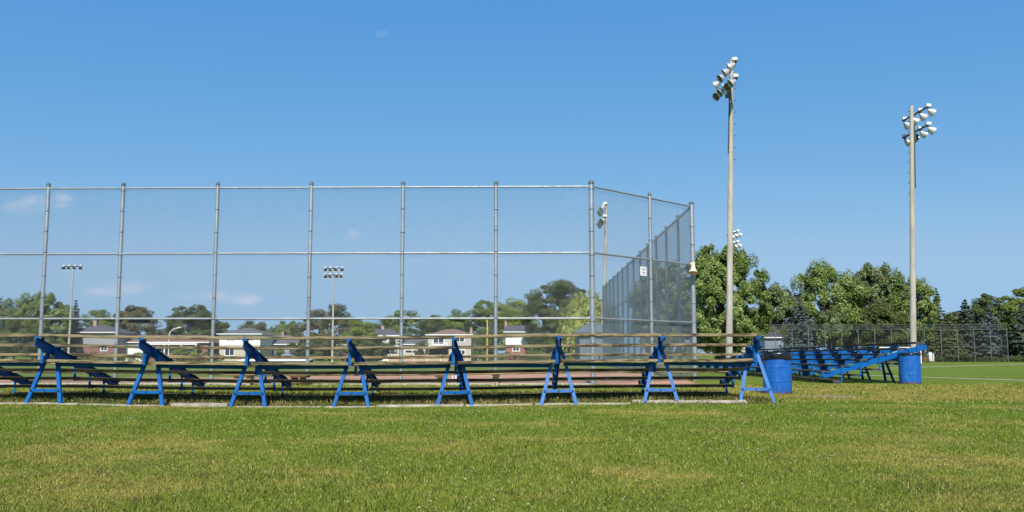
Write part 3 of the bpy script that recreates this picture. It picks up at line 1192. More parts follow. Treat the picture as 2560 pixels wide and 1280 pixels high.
# position along the wing where the photo shows the sign
best = min(np.linspace(0, Lw, 400), key=lambda s: abs(((sp_ + sd * s).x / (sp_ + sd * s).y) - (at(1606.5, 678, 20).x / 20)))
sc = sp_ + sd * best
zt, zb = at(1606, 667, sc.y).z, at(1606, 690, sc.y).z
sg = empty('notice_sign', sc + sn * .03 + Vector((0, 0, (zt + zb) / 2)), math.atan2(sd.y, sd.x), 'small white notice with rounded corners wired to the angled backstop panel', 'sign')
sw, sh = .30, (zt - zb)
b = MB()
pts = []
for (cx_, cz_, a0) in ((1, 1, 0), (-1, 1, 90), (-1, -1, 180), (1, -1, 270)):
    for k in range(5):
        a = R(a0 + 22.5 * k)
        pts.append((cx_ * (sw / 2 - .04) + .04 * math.cos(a), cz_ * (sh / 2 - .04) + .04 * math.sin(a)))
N = len(pts)
b.add([(x, -.004, z) for x, z in pts] + [(x, .004, z) for x, z in pts], [tuple(range(N))[::-1], tuple(range(N, 2 * N))] + [(i, (i + 1) % N, N + (i + 1) % N, N + i) for i in range(N)])
b.build('panel', M['sign'], sg)
b = MB()
for (z, w, h, mi) in ((sh * .24, .17, .026, 0), (sh * -.10, .13, .022, 0), (sh * .08, .03, .018, 1), (sh * -.30, .045, .05, 1)):
    x = -w / 2
    while x < w / 2:
        ww = rnd.uniform(.012, .022)
        b.box(x, x + ww, -.0075, -.0065, z - h / 2 * rnd.uniform(.7, 1), z + h / 2, mi)
        x += ww + .006
b.build('lettering', [M['ink'], M['ink_red']], sg)

# horn loudspeaker clamped to the end post
hp = at(1733, 660, side_y - .2)
horn = empty('horn_speaker', hp, 0, 'cream horn loudspeaker clamped to the end post of the backstop pointing down', 'loudspeaker')
b = MB()
prof = [(.055, .0), (.075, -.03), (.085, -.08), (.10, -.14), (.135, -.21), (.20, -.285), (.235, -.31), (.225, -.312), (.13, -.225), (.08, -.14), (.0, -.1)]
b.lathe([(r_ * .72, h_) for r_, h_ in prof], 24, axis=Vector((.08, .30, 1)))
b.lathe([(0, .045), (.05, .04), (.06, .02), (.06, -.01)], 20, axis=Vector((.08, .30, 1)))
b.build('horn', M['horn'], horn)
b = MB()
b.tube([(-.09, .02, .0), (-.02, .02, .0)], .045, 14)
b.build('driver', M['horn'], horn)
b = MB()
b.bar((0, .02, .0), (0, .17, .0), (0, 0, 1), .04, .02)
b.build('bracket', M['far_steel'], horn)


# ------------------------------------------------------------------ light poles
def light_pole(px_top, py_top, px_base, Y, r_top, r_base, arms, label, cat='light pole', zbase=None, aim_tilt=.55, fscale=1.0, jit=0.25, extras=0):
    """arms: (distance below the top, direction of the arm, half length in m, aim, heads)"""
    top = at(px_top, py_top, Y)
    zb = ground_h(top.x, Y) if zbase is None else zbase
    # the foot of the pole, hidden in the photo, follows its lean
    d = ray(px_base, 880)
    foot = Vector((0, 0, CAM_H)) + d * (Y / d.y)
    foot.z = zb - .2
    lean = (top - foot) / (top.z - foot.z)
    e = empty('light_pole', (foot.x, Y, zb), 0, label, cat, 'floodlight poles around the fields')
    org = Vector((foot.x, Y, zb))
    tl, fl = top - org, foot - org
    b = MB()
    n = 8
    b.tube([fl + (tl - fl) * (i / n) for i in range(n + 1)], [r_base + (r_top - r_base) * (i / n) for i in range(n + 1)], 20)
    b.build('pole', M['concrete_pole'], e)
    if extras:
        for i in range(9):
            q = tl - lean * (.35 + .62 * i)
            rr = r_top + (r_base - r_top) * (.35 + .62 * i) / tl.z
            b = MB()
            b.tube([q + Vector((extras * rr * .8, -.03, 0)), q + Vector((extras * (rr + .11), -.05, .0)), q + Vector((extras * (rr + .11), -.05, .05))], .014, 6)
            b.build('step_peg', M['black_steel'], e)
        b = MB()
        b.tube([tl - lean * 1.2 + Vector((-extras * (r_top + .01), -.06, 0)), tl - lean * 5 + Vector((-extras * (r_top + .045), -.06, 0))], .03, 8)
        b.build('conduit', M['black_steel'], e)
        b = MB()
        q = tl - lean * 1.9 + Vector((-extras * (r_top + .12), -.05, 0))
        b.box(q.x - .1, q.x + .1, q.y - .08, q.y + .08, q.z - .17, q.z + .17)
        b.build('junction_box', M['far_steel'], e)
    for (below, adir, half, aim, heads, lat) in arms:
        c = tl - lean * below
        ad = Vector(adir).normalized()
        am = Vector((aim[0], aim[1], 0)).normalized()
        c = c + am * (r_top + .07)
        b = MB()
        b.bar(c - ad * half, c + ad * half, (0, 0, 1), .10 * fscale, .10 * fscale)
        b.bar(c - am * (r_top + .12) + Vector((0, 0, -.05)), c + Vector((0, 0, -.05)), (0, 0, 1), .14, .16)
        arm = b.build('crossarm', M['black_steel'], e)
        for h in heads:
            q = c + ad * (half * h)
            rj = random.Random(hash((round(px_top), h, round(below * 10))) % 9999)
            yaw = rj.uniform(-jit, jit)
            am2 = Vector((am.x * math.cos(yaw) - am.y * math.sin(yaw), am.x * math.sin(yaw) + am.y * math.cos(yaw), 0))
            axis = (am2 * math.cos(aim_tilt) + Vector((0, 0, -math.sin(aim_tilt)))).normalized()
            b = MB()
            fs = fscale
            c0 = q + am2 * .24 * fs + Vector((0, 0, -.24 * fs)) - axis * .16 * fs
            prof = [(0, -.05), (.075, -.04), (.10, .0), (.12, .06), (.19, .16), (.245, .27), (.275, .38), (.28, .41), (.268, .40), (.235, .28), (.17, .17), (.09, .08), (0, .06)]
            b.lathe([(r_ * fs, h_ * fs) for r_, h_ in prof], 20, base=c0, axis=axis)
            fl_ = b.build('floodlight', M['alu'], e)
            b = MB()
            b.lathe([(0, .335), (.14, .333), (.258, .325)], 20, base=c0, axis=axis) if fs == 1 else b.lathe([(0, .335 * fs), (.258 * fs, .325 * fs)], 16, base=c0, axis=axis)
            b.build('lens', M['lens'], fl_)
            b = MB()
            bc = q + am2 * .10 * fs + Vector((0, 0, .15 * fs))
            b.bar(bc - ad * .12 * fs, bc + ad * .12 * fs, (0, 0, 1), .17 * fs, .30 * fs)
            b.build('ballast_box', M['white'], fl_)
            b = MB()
            b.bar(q + am2 * .1 * fs, c0 + axis * .02, ad, .11 * fs, .07 * fs)
            b.build('bracket', M['black_steel'], fl_)
            b = MB()
            p0, p1 = q + am2 * .2 + Vector((0, 0, .06)), c0 - axis * .03
            mp_ = (p0 + p1) / 2 + am2 * -.05 + Vector((0, 0, -.28))
            b.tube([p0, p0 * .3 + mp_ * .7, mp_, p1 * .4 + mp_ * .6, p1], .012, 5)
            b.build('cable', M['black_steel'], fl_)
    return e


H4 = (-.95, -.33, .33, .95)
# tall pole right of the backstop: arms run almost straight at the camera
dA = Vector((.04, -1, 0)).normalized()
light_pole(1829, 148, 1821, 43, .095, .178, [(.62, dA, 1.5, (-1, -.1), H4, 0), (1.42, (.12, -1, 0), 1.25, (-1, -.3), H4, 0)],
           'tallest tapering concrete floodlight pole rising between the backstop and the trees', jit=.45, fscale=.82, extras=1)
dB = Vector((.05, -1, 0)).normalized()
light_pole(2279, 265, 2281.5, 50, .115, .185, [(.5, dB, 1.45, (1, .12), H4, 0), (1.58, dB, 1.45, (1, .12), H4, 0)],
           'concrete floodlight pole standing behind the barrel at the end of the far bleacher', jit=.3, fscale=.9, extras=-1)
light_pole(1517, 508, 1504, 84, .12, .20, [(.45, (0, -1, 0), 1.6, (-1, -.3), H4, 0), (1.7, (0, -1, 0), 1.6, (-1, -.3), H4, 0)],
           'leaning floodlight pole seen through the angled backstop wing above the sideline fence', fscale=1.15)
light_pole(1826, 572, 1820, 103, .12, .19, [(.6, (.15, -1, 0), 1.6, (1, .1), H4, 0), (1.9, (.15, -1, 0), 1.6, (1, .1), H4, 0)],
           'distant floodlight pole hidden behind the tallest pole with lamps jutting out to its right', fscale=1.15)
light_pole(184, 658, 171, 125, .10, .17, [(.5, (1, .02, 0), 1.32, (.1, -1), H4, 0)],
           'distant pale floodlight pole with a single row of four lamps', fscale=1.0, aim_tilt=.5)
light_pole(835, 665, 831, 125, .10, .17, [(.35, (1, 0, 0), 1.30, (.1, -1), H4, 0), (1.35, (1, 0, 0), 1.30, (.1, -1), H4, 0)],
           'distant pale floodlight pole carrying two stacked rows of lamps', fscale=1.0, aim_tilt=.45)


# ------------------------------------------------------------------ trees
def leaf_faces(centers, normals, size, r, aspect=.62):
    n = len(centers)
    nn = normals / (np.linalg.norm(normals, axis=1, keepdims=True) + 1e-9)
    t = r.normal(size=(n, 3))
    t -= nn * (t * nn).sum(1, keepdims=True)
    t /= np.linalg.norm(t, axis=1, keepdims=True) + 1e-9
    u = np.cross(nn, t)
    s = (size * r.uniform(.55, 1.35, n))[:, None]
    a, b_ = t * s * .5, u * s * .5 * aspect
    fold = nn * s * .12
    return np.stack([centers - a, centers + b_ - fold, centers + a, centers - b_ - fold], 1).reshape(-1, 3)


def broadleaf(px0, px1, py_top, Y, mat, label, n_cl=60, per=110, leaf=.34, seed=0, low=.12, droop=0.0, group='trees beyond the fields', name='broadleaf_tree', depth=.85, py_base=None, lobes=None, spiky=None):
    spiky = (mat in (M['leaf_silver'], M['leaf_poplar'])) if spiky is None else spiky
    r = np.random.default_rng(seed + 100)
    xa, xb = at(px0, 800, Y).x, at(px1, 800, Y).x
    zt = at((px0 + px1) / 2, py_top, Y).z
    cx_, w = (xa + xb) / 2, (xb - xa) / 2
    zb = ground_h(cx_, Y)
    H = zt - zb
    e = empty(name, (cx_, Y, zb), 0, label, 'tree', group)
    zlow = H * low
    cz, hz = (H + zlow) / 2, (H - zlow) / 2
    n_lim = n_cl
    n_cl = int(n_cl * 1.9)
    cl = []
    tries = 0
    while len(cl) < n_cl and tries < 20000:
        tries += 1
        v = r.normal(size=3)
        v /= np.linalg.norm(v)
        rad = r.uniform(.15, 1) ** .45
        q = v * rad
        # narrower towards the top, uneven lobes
        k = 1.04 - .20 * max(0, q[2]) ** 2 - .1 * max(0, -q[2]) + .16 * math.sin(3 * math.atan2(q[1], q[0]) + seed) + .10 * math.sin(5 * q[2] + seed * 2)
        p_ = np.array([q[0] * w * k, q[1] * w * depth * k, cz + np.sign(q[2]) * abs(q[2]) ** .85 * hz * .97])
        if lobes is not None and not lobes(p_[0] / w, p_[2] / H):
            continue
        cl.append((p_, rad, v))
    crad = math.sqrt(w * hz) * 1.45 / math.sqrt(n_cl) * 1.45
    C, Nn, Rn = [], [], []
    for (p_, rad, v) in cl:
        m = int(per * 1.9 * r.uniform(.5, 1.4))
        cr = crad * r.uniform(.5, 1.3)
        g = r.normal(size=(m, 3))
        g /= np.linalg.norm(g, axis=1, keepdims=True)
        rr = cr * r.uniform(.35, 1.0, (m, 1)) ** .6
        flat = np.array([1.15, 1.15, .72])
        if spiky:
            up_ = .5 + .5 * max(0, v[2])
            P = p_ + g * rr * np.array([.92, .92, .85 + .25 * up_])
            out = v * np.array([1, 1, .3]) * .5 + np.array([0, 0, .7])
            P = P + out * (cr * .45) * (r.uniform(0, 1, (m, 1)) ** 2) * (np.abs(g[:, :1]) < .45)
        else:
            P = p_ + g * rr * flat
        if droop:
            P[:, 2] -= droop * ((P[:, 0] / w) ** 2 + (P[:, 1] / w) ** 2) * r.uniform(.4, 1, m)
        C.append(P)
        Nn.append(g * .55 + v * .55 + np.array([0, -.15, .5]) + r.normal(scale=.5, size=(m, 3)))
        base = r.uniform(-.12, .12)
        Rn.append(np.clip(r.beta(1.6, 1.6, m) + base, 0, 1))
    C, Nn, Rn = np.concatenate(C), np.concatenate(Nn), np.concatenate(Rn)
    np_mesh('crown', leaf_faces(C, Nn, leaf * .76, r), 4, mat, Rn, e)
    b = MB()
    tr = max(.12, H * .022)
    b.tube([(0, 0, -.3), (0, 0, H * .12), (.02 * w, 0, H * .35), (0, .03 * w, H * .62), (.03 * w, 0, H * .85)], [tr * 1.3, tr, tr * .8, tr * .45, tr * .12], 9)
    for (p_, rad, v) in cl[:20] + [c_ for c_ in cl[20:] if c_[1] > .93][:40]:
        z0 = max(H * .1, min(H * .6, p_[2] * .55))
        a = Vector((0, 0, z0))
        q = Vector(p_)
        b.tube([a, a.lerp(q, .5) + Vector((0, 0, -.04 * H * rnd.random())), q], [tr * .38, tr * .2, tr * .06], 5)
    b.build('trunk', M['bark'], e)
    return e


def conifer(px0, px1, py_top, Y, mat, label, seed=0, layers=26, per=46, leaf=.42, low=.04, ragged=.25, name='spruce_tree'):
    r = np.random.default_rng(seed + 500)
    xa, xb = at(px0, 800, Y).x, at(px1, 800, Y).x
    zt = at((px0 + px1) / 2, py_top, Y).z
    cx_, w = (xa + xb) / 2, (xb - xa) / 2
    zb = ground_h(cx_, Y)
    H = zt - zb
    e = empty(name, (cx_, Y, zb), 0, label, 'tree', 'trees beyond the fields')
    b = MB()
    tr = H * .016
    b.tube([(0, 0, -.3), (0, 0, H * .5), (0, 0, H * .97)], [tr, tr * .6, tr * .1], 8)
    C, Nn, Rn = [], [], []
    for i in range(layers):
        t = (i + .5) / layers
        z = H * (low + (1 - low) * t)
        rad = w * ((1 - t) ** .8) * r.uniform(1 - ragged, 1.08) + .12
        nb = max(4, int(13 * (1 - t) + 4))
        for k in range(nb):
            az = 2 * math.pi * (k + r.uniform(-.3, .3)) / nb + i * 1.1
            L = rad * r.uniform(.72, 1.12)
            m = max(6, int(1.7 * per * L / (w + .01)))
            s = r.uniform(.08, 1, m)
            dz = -.24 * L * s + .10 * L * s * s
            lat = r.normal(scale=.10 * L + .08, size=m) * (1 - .5 * s)
            P = np.stack([np.cos(az) * L * s - np.sin(az) * lat, np.sin(az) * L * s + np.cos(az) * lat, z + dz + r.normal(scale=.07, size=m) - np.abs(lat) * .35], 1)
            C.append(P)
            N_ = np.tile(np.array([np.cos(az) * .5, np.sin(az) * .5, .75]), (m, 1)) + r.normal(scale=.45, size=(m, 3))
            Nn.append(N_)
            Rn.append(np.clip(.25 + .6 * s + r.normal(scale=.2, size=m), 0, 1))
        a = r.uniform(0, 6.28)
        b.tube([(0, 0, z), (math.cos(a) * rad * .6, math.sin(a) * rad * .6, z - .1 * rad)], [tr * .3, tr * .08], 4)
    C, Nn, Rn = np.concatenate(C), np.concatenate(Nn), np.concatenate(Rn)
    np_mesh('crown', leaf_faces(C, Nn, leaf, r, .5), 4, mat, Rn, e)
    b.build('trunk', M['bark'], e)
    return e


def willow(px0, px1, py_top, Y, label, seed=3):
    r = np.random.default_rng(seed)
    xa, xb = at(px0, 800, Y).x, at(px1, 800, Y).x
    zt = at((px0 + px1) / 2, py_top, Y).z
    cx_, w = (xa + xb) / 2, (xb - xa) / 2
    zb = ground_h(cx_, Y)
    H = zt - zb
    e = empty('willow_tree', (cx_, Y, zb), 0, label, 'tree', 'trees beyond the fields')
    C, Nn, Rn = [], [], []
    for i in range(720):
        v = r.normal(size=3)
        v /= np.linalg.norm(v)
        v[2] = abs(v[2])
        rad = r.uniform(.45, 1)
        s0 = np.array([v[0] * w * rad, v[1] * w * rad, H * .42 + v[2] * H * .56 * rad])
        L = min(s0[2] - .3, r.uniform(.18, .42) * H)
        m = 30
        t = r.uniform(0, 1, m)
        P = s0 + np.stack([v[0] * w * .14 * t + r.normal(scale=.10, size=m), v[1] * w * .14 * t + r.normal(scale=.10, size=m), -L * t ** 1.2], 1)
        C.append(P)
        Nn.append(np.tile(np.array([v[0], v[1], .35]), (m, 1)) + r.normal(scale=.4, size=(m, 3)))
        Rn.append(np.clip(r.uniform(.1, 1, m) * .7 + .3 * rad * r.uniform(.6, 1), 0, 1))
    C, Nn, Rn = np.concatenate(C), np.concatenate(Nn), np.concatenate(Rn)
    # leaves hang lengthwise
    n = len(C)
    t = np.tile(np.array([0, 0, 1.0]), (n, 1)) + r.normal(scale=.28, size=(n, 3))
    nn = Nn / np.linalg.norm(Nn, axis=1, keepdims=True)
    t -= nn * (t * nn).sum(1, keepdims=True)
    t /= np.linalg.norm(t, axis=1, keepdims=True)
    u = np.cross(nn, t)
    s = r.uniform(.5, 1.2, n)[:, None] * .55
    V = np.stack([C - t * s * .5, C + u * s * .22, C + t * s * .5, C - u * s * .22], 1).reshape(-1, 3)
    np_mesh('crown', V, 4, M['leaf_willow'], Rn, e)
    b = MB()
    b.tube([(0, 0, -.3), (0, 0, H * .3), (.1, 0, H * .55), (0, 0, H * .8)], [.5, .4, .25, .08], 9)
    for k in range(10):
        a = k * .63
        b.tube([(0, 0, H * .3), (math.cos(a) * w * .4, math.sin(a) * w * .4, H * .62), (math.cos(a) * w * .65, math.sin(a) * w * .65, H * .66)], [.2, .12, .04], 5)
    b.build('trunk', M['bark'], e)
    return e


L = M
# right of the backstop
broadleaf(1700, 1915, 608, 78, L['leaf_silver'], 'big silver leaved maple crowding close behind the tallest floodlight pole', 150, 210, .25, 1, .02)
broadleaf(1560, 1790, 655, 96, L['leaf_silver'], 'silvery tree half hidden behind the long sideline fence and the backstop end post', 90, 150, .30, 2, .02)
broadleaf(1890, 2012, 712, 178, L['leaf_poplar'], 'smaller grey green tree in the dip right of the big silver maple', 80, 130, .48, 3, .16)
broadleaf(1975, 2165, 655, 178, L['leaf_silver'], 'tall pale crowned tree behind the left half of the far wire fence', 95, 150, .55, 4, .1)
broadleaf(2090, 2275, 653, 182, L['leaf_poplar'], 'tall grey green tree immediately left of the pole by the far bleacher', 95, 150, .55, 5, .1)
broadleaf(2225, 2345, 692, 174, L['leaf_silver'], 'broad tree immediately behind and right of the pole by the far bleacher', 70, 130, .5, 6, .12)
conifer(1935, 2065, 742, 166, L['needle_blue'], 'bluish spruce in front of the tall pale crowned tree', 1, 24, 46, .55)
conifer(2310, 2378, 718, 178, L['needle_olive'], 'narrow pointed spruce at the right edge of the big leafy group', 2, 26, 34, .5)
broadleaf(2040, 2120, 770, 160, L['leaf_poplar'], 'short pale leaved tree overhanging the far wire fence', 34, 100, .42, 8, .35)
conifer(2352, 2478, 748, 170, L['needle'], 'dark ragged spruce behind the middle of the right fence panels', 3, 24, 60, .62, ragged=.35)
conifer(2422, 2522, 758, 166, L['needle_blue'], 'dark blue green spruce next to the right end of the far fence', 4, 22, 46, .6, ragged=.4)
broadleaf(2425, 2510, 735, 186, L['leaf_dark'], 'dark leafy maple peeping out between two dark spruces', 50, 110, .5, 9, .2)
broadleaf(2490, 2640, 718, 190, L['leaf_green'], 'olive green maple towering at the right edge of the picture', 70, 120, .55, 10, .2)
conifer(2488, 2620, 760, 162, L['needle'], 'dark spruce at the far right beyond the end of the wire fence', 5, 22, 50, .6, ragged=.4)
conifer(2326, 2426, 782, 160, L['needle_olive'], 'low broad pine behind the left panels of the right fence stretch', 6, 18, 50, .55, ragged=.45)
broadleaf(2150, 2260, 745, 160, L['leaf_dark'], 'dark low tree filling the gap left of the pole behind the wire fence', 44, 110, .45, 11, .05)
broadleaf(2060, 2200, 760, 190, L['leaf_dark'], 'shadowy tree deep between the two tall grey green trees', 44, 110, .5, 13, .05)
broadleaf(1840, 1960, 770, 196, L['leaf_dark'], 'dark low tree tucked behind the right edge of the big silver maple', 50, 110, .5, 51, .1)
broadleaf(2330, 2460, 778, 192, L['leaf_dark'], 'low dark tree behind the gap between the leafy group and the dark spruces', 60, 120, .5, 52, .02)
broadleaf(2450, 2600, 790, 196, L['leaf_dark'], 'shadowy low tree filling the space under the olive green maple at the right edge', 60, 120, .5, 54, .02)
broadleaf(2260, 2370, 790, 194, L['leaf_dark'], 'dark tree under the narrow pointed spruce behind the wire fence', 50, 120, .5, 55, .02)
broadleaf(470, 560, 790, 200, L['leaf_dark'], 'low dark tree behind the third backstop post from the left', 40, 100, .48, 53, .05)
# behind the backstop, from left to right
broadleaf(-40, 62, 744, 176, L['leaf_poplar'], 'grey green tree cut by the left edge of the picture', 50, 120, .5, 20, .05)
broadleaf(30, 172, 732, 168, L['leaf_silver'], 'wide pale silvery tree behind the leftmost backstop post', 90, 140, .5, 21, .05)
conifer(160, 216, 748, 172, L['needle'], 'slender dark spruce beside the left distant floodlight pole', 7, 22, 36, .5)
broadleaf(205, 298, 776, 184, L['leaf_green'], 'low green tree above the grey hip roofed house on the left', 46, 110, .48, 22, .1)
broadleaf(268, 400, 764, 190, L['leaf_bronze'], 'bronze tinted tree behind the second backstop post from the left', 60, 120, .5, 23, .1)
broadleaf(408, 540, 760, 188, L['leaf_dark'], 'dark round topped tree over the long brown roof', 62, 120, .5, 24, .1)
broadleaf(520, 605, 806, 196, L['leaf_dark'], 'low dark tree line piece left of the white two storey house', 40, 90, .48, 25, .05)
broadleaf(590, 680, 800, 196, L['leaf_bronze'], 'bronze green tree directly behind the white two storey house roof', 42, 90, .48, 26, .05)
broadleaf(664, 735, 812, 186, L['leaf_poplar'], 'small pale tree right of the white two storey house', 34, 90, .42, 27, .05)
broadleaf(690, 752, 800, 192, L['leaf_green'], 'two topped green tree left of the fourth backstop post', 34, 90, .45, 28, .05)
broadleaf(752, 900, 760, 184, L['leaf_bronze'], 'dark bronze maple behind the distant pole with two lamp rows', 66, 120, .5, 29, .05)
broadleaf(862, 942, 798, 172, L['leaf_bright'], 'bright yellow green tree right of the distant pole with two lamp rows', 46, 120, .42, 30, .05)
broadleaf(925, 1000, 792, 196, L['leaf_dark'], 'dark tree above the chimney of the white house', 40, 90, .45, 31, .1)
broadleaf(950, 1060, 774, 198, L['leaf_green'], 'flat topped green tree behind the fifth backstop post from the left', 46, 100, .48, 32, .1)
broadleaf(1040, 1130, 788, 190, L['leaf_dark'], 'low dark green tree left of the taupe two storey house roof', 44, 100, .46, 33, .05)
broadleaf(1095, 1190, 776, 198, L['leaf_green'], 'green tree behind the taupe two storey house', 46, 100, .46, 34, .05)
broadleaf(1172, 1262, 742, 194, L['leaf_green'], 'tall green tree just left of the sixth backstop post', 58, 120, .46, 35, .05)
broadleaf(1228, 1345, 744, 188, L['leaf_bright'], 'bushy fresh green tree right of the sixth backstop post', 66, 120, .46, 36, .05)
broadleaf(1312, 1485, 697, 160, L['leaf_dark'], 'massive dark rounded tree between the brick house and the backstop corner', 100, 150, .46, 37, .03)
willow(1396, 1552, 718, 112, 'yellow green weeping willow around the backstop corner post')
broadleaf(900, 990, 832, 164, L['leaf_dark'], 'dense dark bush standing in front of the white house with chimney', 46, 110, .36, 38, .0, name='large_bush')
broadleaf(1316, 1370, 835, 158, L['leaf_dark'], 'dark shrub against the right side of the red brick house', 30, 90, .36, 39, .0, name='large_bush')
broadleaf(1035, 1066, 848, 166, L['leaf_dark'], 'small shrub left of the taupe two storey house', 16, 70, .3, 40, .0, name='large_bush')
broadleaf(440, 474, 866, 165, L['leaf_bright'], 'yellow green shrub before the left part of the brown roofed bungalow', 14, 70, .26, 41, .0, name='large_bush')
broadleaf(482, 512, 868, 165, L['leaf_bright'], 'yellow green shrub before the right part of the brown roofed bungalow', 14, 70, .26, 42, .0, name='large_bush')
broadleaf(688, 712, 868, 166, L['leaf_green'], 'green shrub before the grey roofed house', 12, 60, .26, 43, .0, name='large_bush')
broadleaf(100, 160, 820, 172, L['leaf_dark'], 'dark shrubbery left of the grey hip roofed house', 30, 90, .4, 44, .0, name='large_bush')
broadleaf(-30, 110, 800, 164, L['leaf_dark'], 'low dark tree under the wide pale silvery tree', 44, 110, .42, 45, .0)
broadleaf(1185, 1230, 852, 164, L['leaf_dark'], 'dark shrub between the taupe house and the yellow pole', 20, 80, .34, 46, .0, name='large_bush')
broadleaf(738, 860, 838, 178, L['leaf_dark'], 'dark hedge like shrubbery behind the distant pole with two lamp rows', 44, 90, .4, 47, .0, name='large_bush')


# ------------------------------------------------------------------ houses along the far street
def house(px0, px1, py_eave, py_roof, Y, upper, label, roof=None, lower=None, py_split=None, windows=(), chimney=None, kind='hip', depth=9.0, garage=None, cat='house', name='house', door=None, ridge=(.3, .7), extra=None, gutter=True):
    pa, pb = at(px0, py_eave, Y), at(px1, py_eave, Y)
    cx_ = (pa.x + pb.x) / 2
    zb = ground_h(cx_, Y)
    e = empty(name, (cx_, Y, zb), 0, label, cat, 'houses along the far street' if name == 'house' else None)
    w = (pb.x - pa.x) / 2
    he = pa.z - zb
    hr = at((px0 + px1) / 2, py_roof, Y + depth / 2).z - zb
    def X(px): return at(px, py_eave, Y).x - cx_
    def Z(py): return at((px0 + px1) / 2, py, Y).z - zb
    sp = Z(py_split) if py_split else 0
    b = MB()
    b.box(-w, w, 0, depth, sp if lower else -.5, he)
    b.build('wall', upper, e)
    if lower:
        b = MB()
        b.box(-w + .03, w - .03, .03, depth - .03, -.5, sp)
        b.build('lower_wall', lower, e)
    ov = .45
    b = MB()
    a, c = -w - ov, w + ov
    f, k = -ov, depth + ov
    if kind == 'hip':
        r0, r1 = a + (c - a) * ridge[0], a + (c - a) * ridge[1]
        vs = [(a, f, he), (c, f, he), (c, k, he), (a, k, he), (r0, depth / 2, hr), (r1, depth / 2, hr)]
        fs = [(0, 1, 5, 4), (1, 2, 5), (2, 3, 4, 5), (3, 0, 4), (3, 2, 1, 0)]
    elif kind == 'side':      # ridge parallel to the street
        vs = [(a, f, he), (c, f, he), (c, k, he), (a, k, he), (a, depth / 2, hr), (c, depth / 2, hr)]
        fs = [(0, 1, 5, 4), (1, 2, 5), (2, 3, 4, 5), (3, 0, 4), (3, 2, 1, 0)]
    else:                     # gable towards the viewer
        m_ = (a + c) / 2
        vs = [(a, f, he), (c, f, he), (c, k, he), (a, k, he), (m_, f, hr), (m_, k, hr)]
        fs = [(0, 1, 4), (1, 2, 5, 4), (2, 3, 5), (3, 0, 4, 5), (3, 2, 1, 0)]
    b.add(vs, fs)
    ro = b.build('roof', roof or M['roof_grey'], e)
    if gutter:
        b = MB()
        b.box(a, c, f - .06, f - .004, he - .02, he + .17)
        b.build('gutter', M['trim'], ro)
    if chimney:
        b = MB()
        q0, q1, pt = chimney
        zt = at(q0, pt, Y + depth / 2).z - zb
        b.box(at(q0, pt, Y + depth / 2).x - cx_, at(q1, pt, Y + depth / 2).x - cx_, depth / 2 - .4, depth / 2 + .4, he, zt)
        b.box(at(q0, pt, Y + depth / 2).x - cx_ - .06, at(q1, pt, Y + depth / 2).x - cx_ + .06, depth / 2 - .46, depth / 2 + .46, zt, zt + .15)
        b.build('chimney', M['chimney'], ro)
    for (q0, q1, t0, t1) in windows:
        x0, x1, z1, z0 = X(q0), X(q1), Z(t0), Z(t1)
        b = MB()
        tt = min(.16, (x1 - x0) * .13)
        b.box(x0, x1, -.08, -.003, z0, z0 + tt)
        b.box(x0, x1, -.08, -.003, z1 - tt, z1)
        b.box(x0, x0 + tt, -.078, -.004, z0 + tt, z1 - tt)
        b.box(x1 - tt, x1, -.078, -.004, z0 + tt, z1 - tt)
        xm = (x0 + x1) / 2
        b.box(xm - tt * .35, xm + tt * .35, -.07, -.004, z0 + tt, z1 - tt)
        wf = b.build('window', M['trim'], e)
        b = MB()
        b.box(x0 + tt, x1 - tt, -.035, -.005, z0 + tt, z1 - tt)
        b.build('pane', M['glass'], wf)
    if garage:
        q0, q1, t0 = garage
        b = MB()
        x0, x1, z1 = X(q0), X(q1), Z(t0)
        b.box(x0, x1, -.06, -.002, -.3, z1)
        for i in range(1, 4):
            b.box(x0 + .1, x1 - .1, -.075, -.058, z1 * i / 4 - .03, z1 * i / 4)
        b.build('garage_door', M['trim'], e)
    if extra:
        extra(e, X, Z)
    return e


def ex_porch(e, X, Z):
    for q in (365, 419, 460, 497):
        b = MB()
        b.box(X(q) - .12, X(q) + .12, -1.5, -1.26, -.3, Z(862))
        b.build('column', M['trim'], e)
    b = MB()
    b.box(X(360), X(500), -1.6, -.1, Z(862), Z(858.5))
    b.build('porch_roof', M['trim'], e)


house(158, 292, 832, 813, 172, M['siding_grey'], 'grey sided house with slate hip roof and red brick ground floor at far left', M['roof_slate'], M['brick_brown'], 863,
      [(164, 176, 836, 846), (184, 195, 864, 874), (253, 271, 863, 878)], chimney=(236, 244, 801), ridge=(.42, .6))
house(285, 520, 857, 838, 176, M['brick_brown'], 'long low bungalow with a wide brown roof and white garage door', M['roof_brown'], None, None,
      [(430, 442, 866, 880), (398, 412, 866, 880), (470, 484, 866, 880)], garage=(287, 366, 861), kind='hip', ridge=(.06, .9), extra=ex_porch)
house(549, 651, 836, 820, 170, M['siding_white'], 'white two storey house with beige ground floor left of centre', M['roof_grey'], M['siding_beige'], 863,
      [(568, 574, 843, 851), (578, 585, 843, 851), (618, 624, 843, 851), (627, 634, 843, 851), (563, 588, 871, 890)], ridge=(.42, .62))
house(654, 740, 862, 838, 178, M['siding_slate'], 'dark slate house with a grey sloping roof right of the white two storey house', M['roof_grey'], None, None,
      [(712, 722, 868, 878)], chimney=(706, 711, 832), kind='side')
house(846, 908, 863, 846, 180, M['brick_brown'], 'low house with a brown roof seen under the bright yellow green tree', M['roof_brown'], None, None, [(860, 872, 868, 878)], kind='side')
house(904, 998, 840, 822, 174, M['siding_white'], 'white house with slate roof and brick chimney behind a dense dark bush', M['roof_slate'], None, None,
      [(913, 924, 840, 850)], chimney=(954, 961, 816), ridge=(.3, .66))
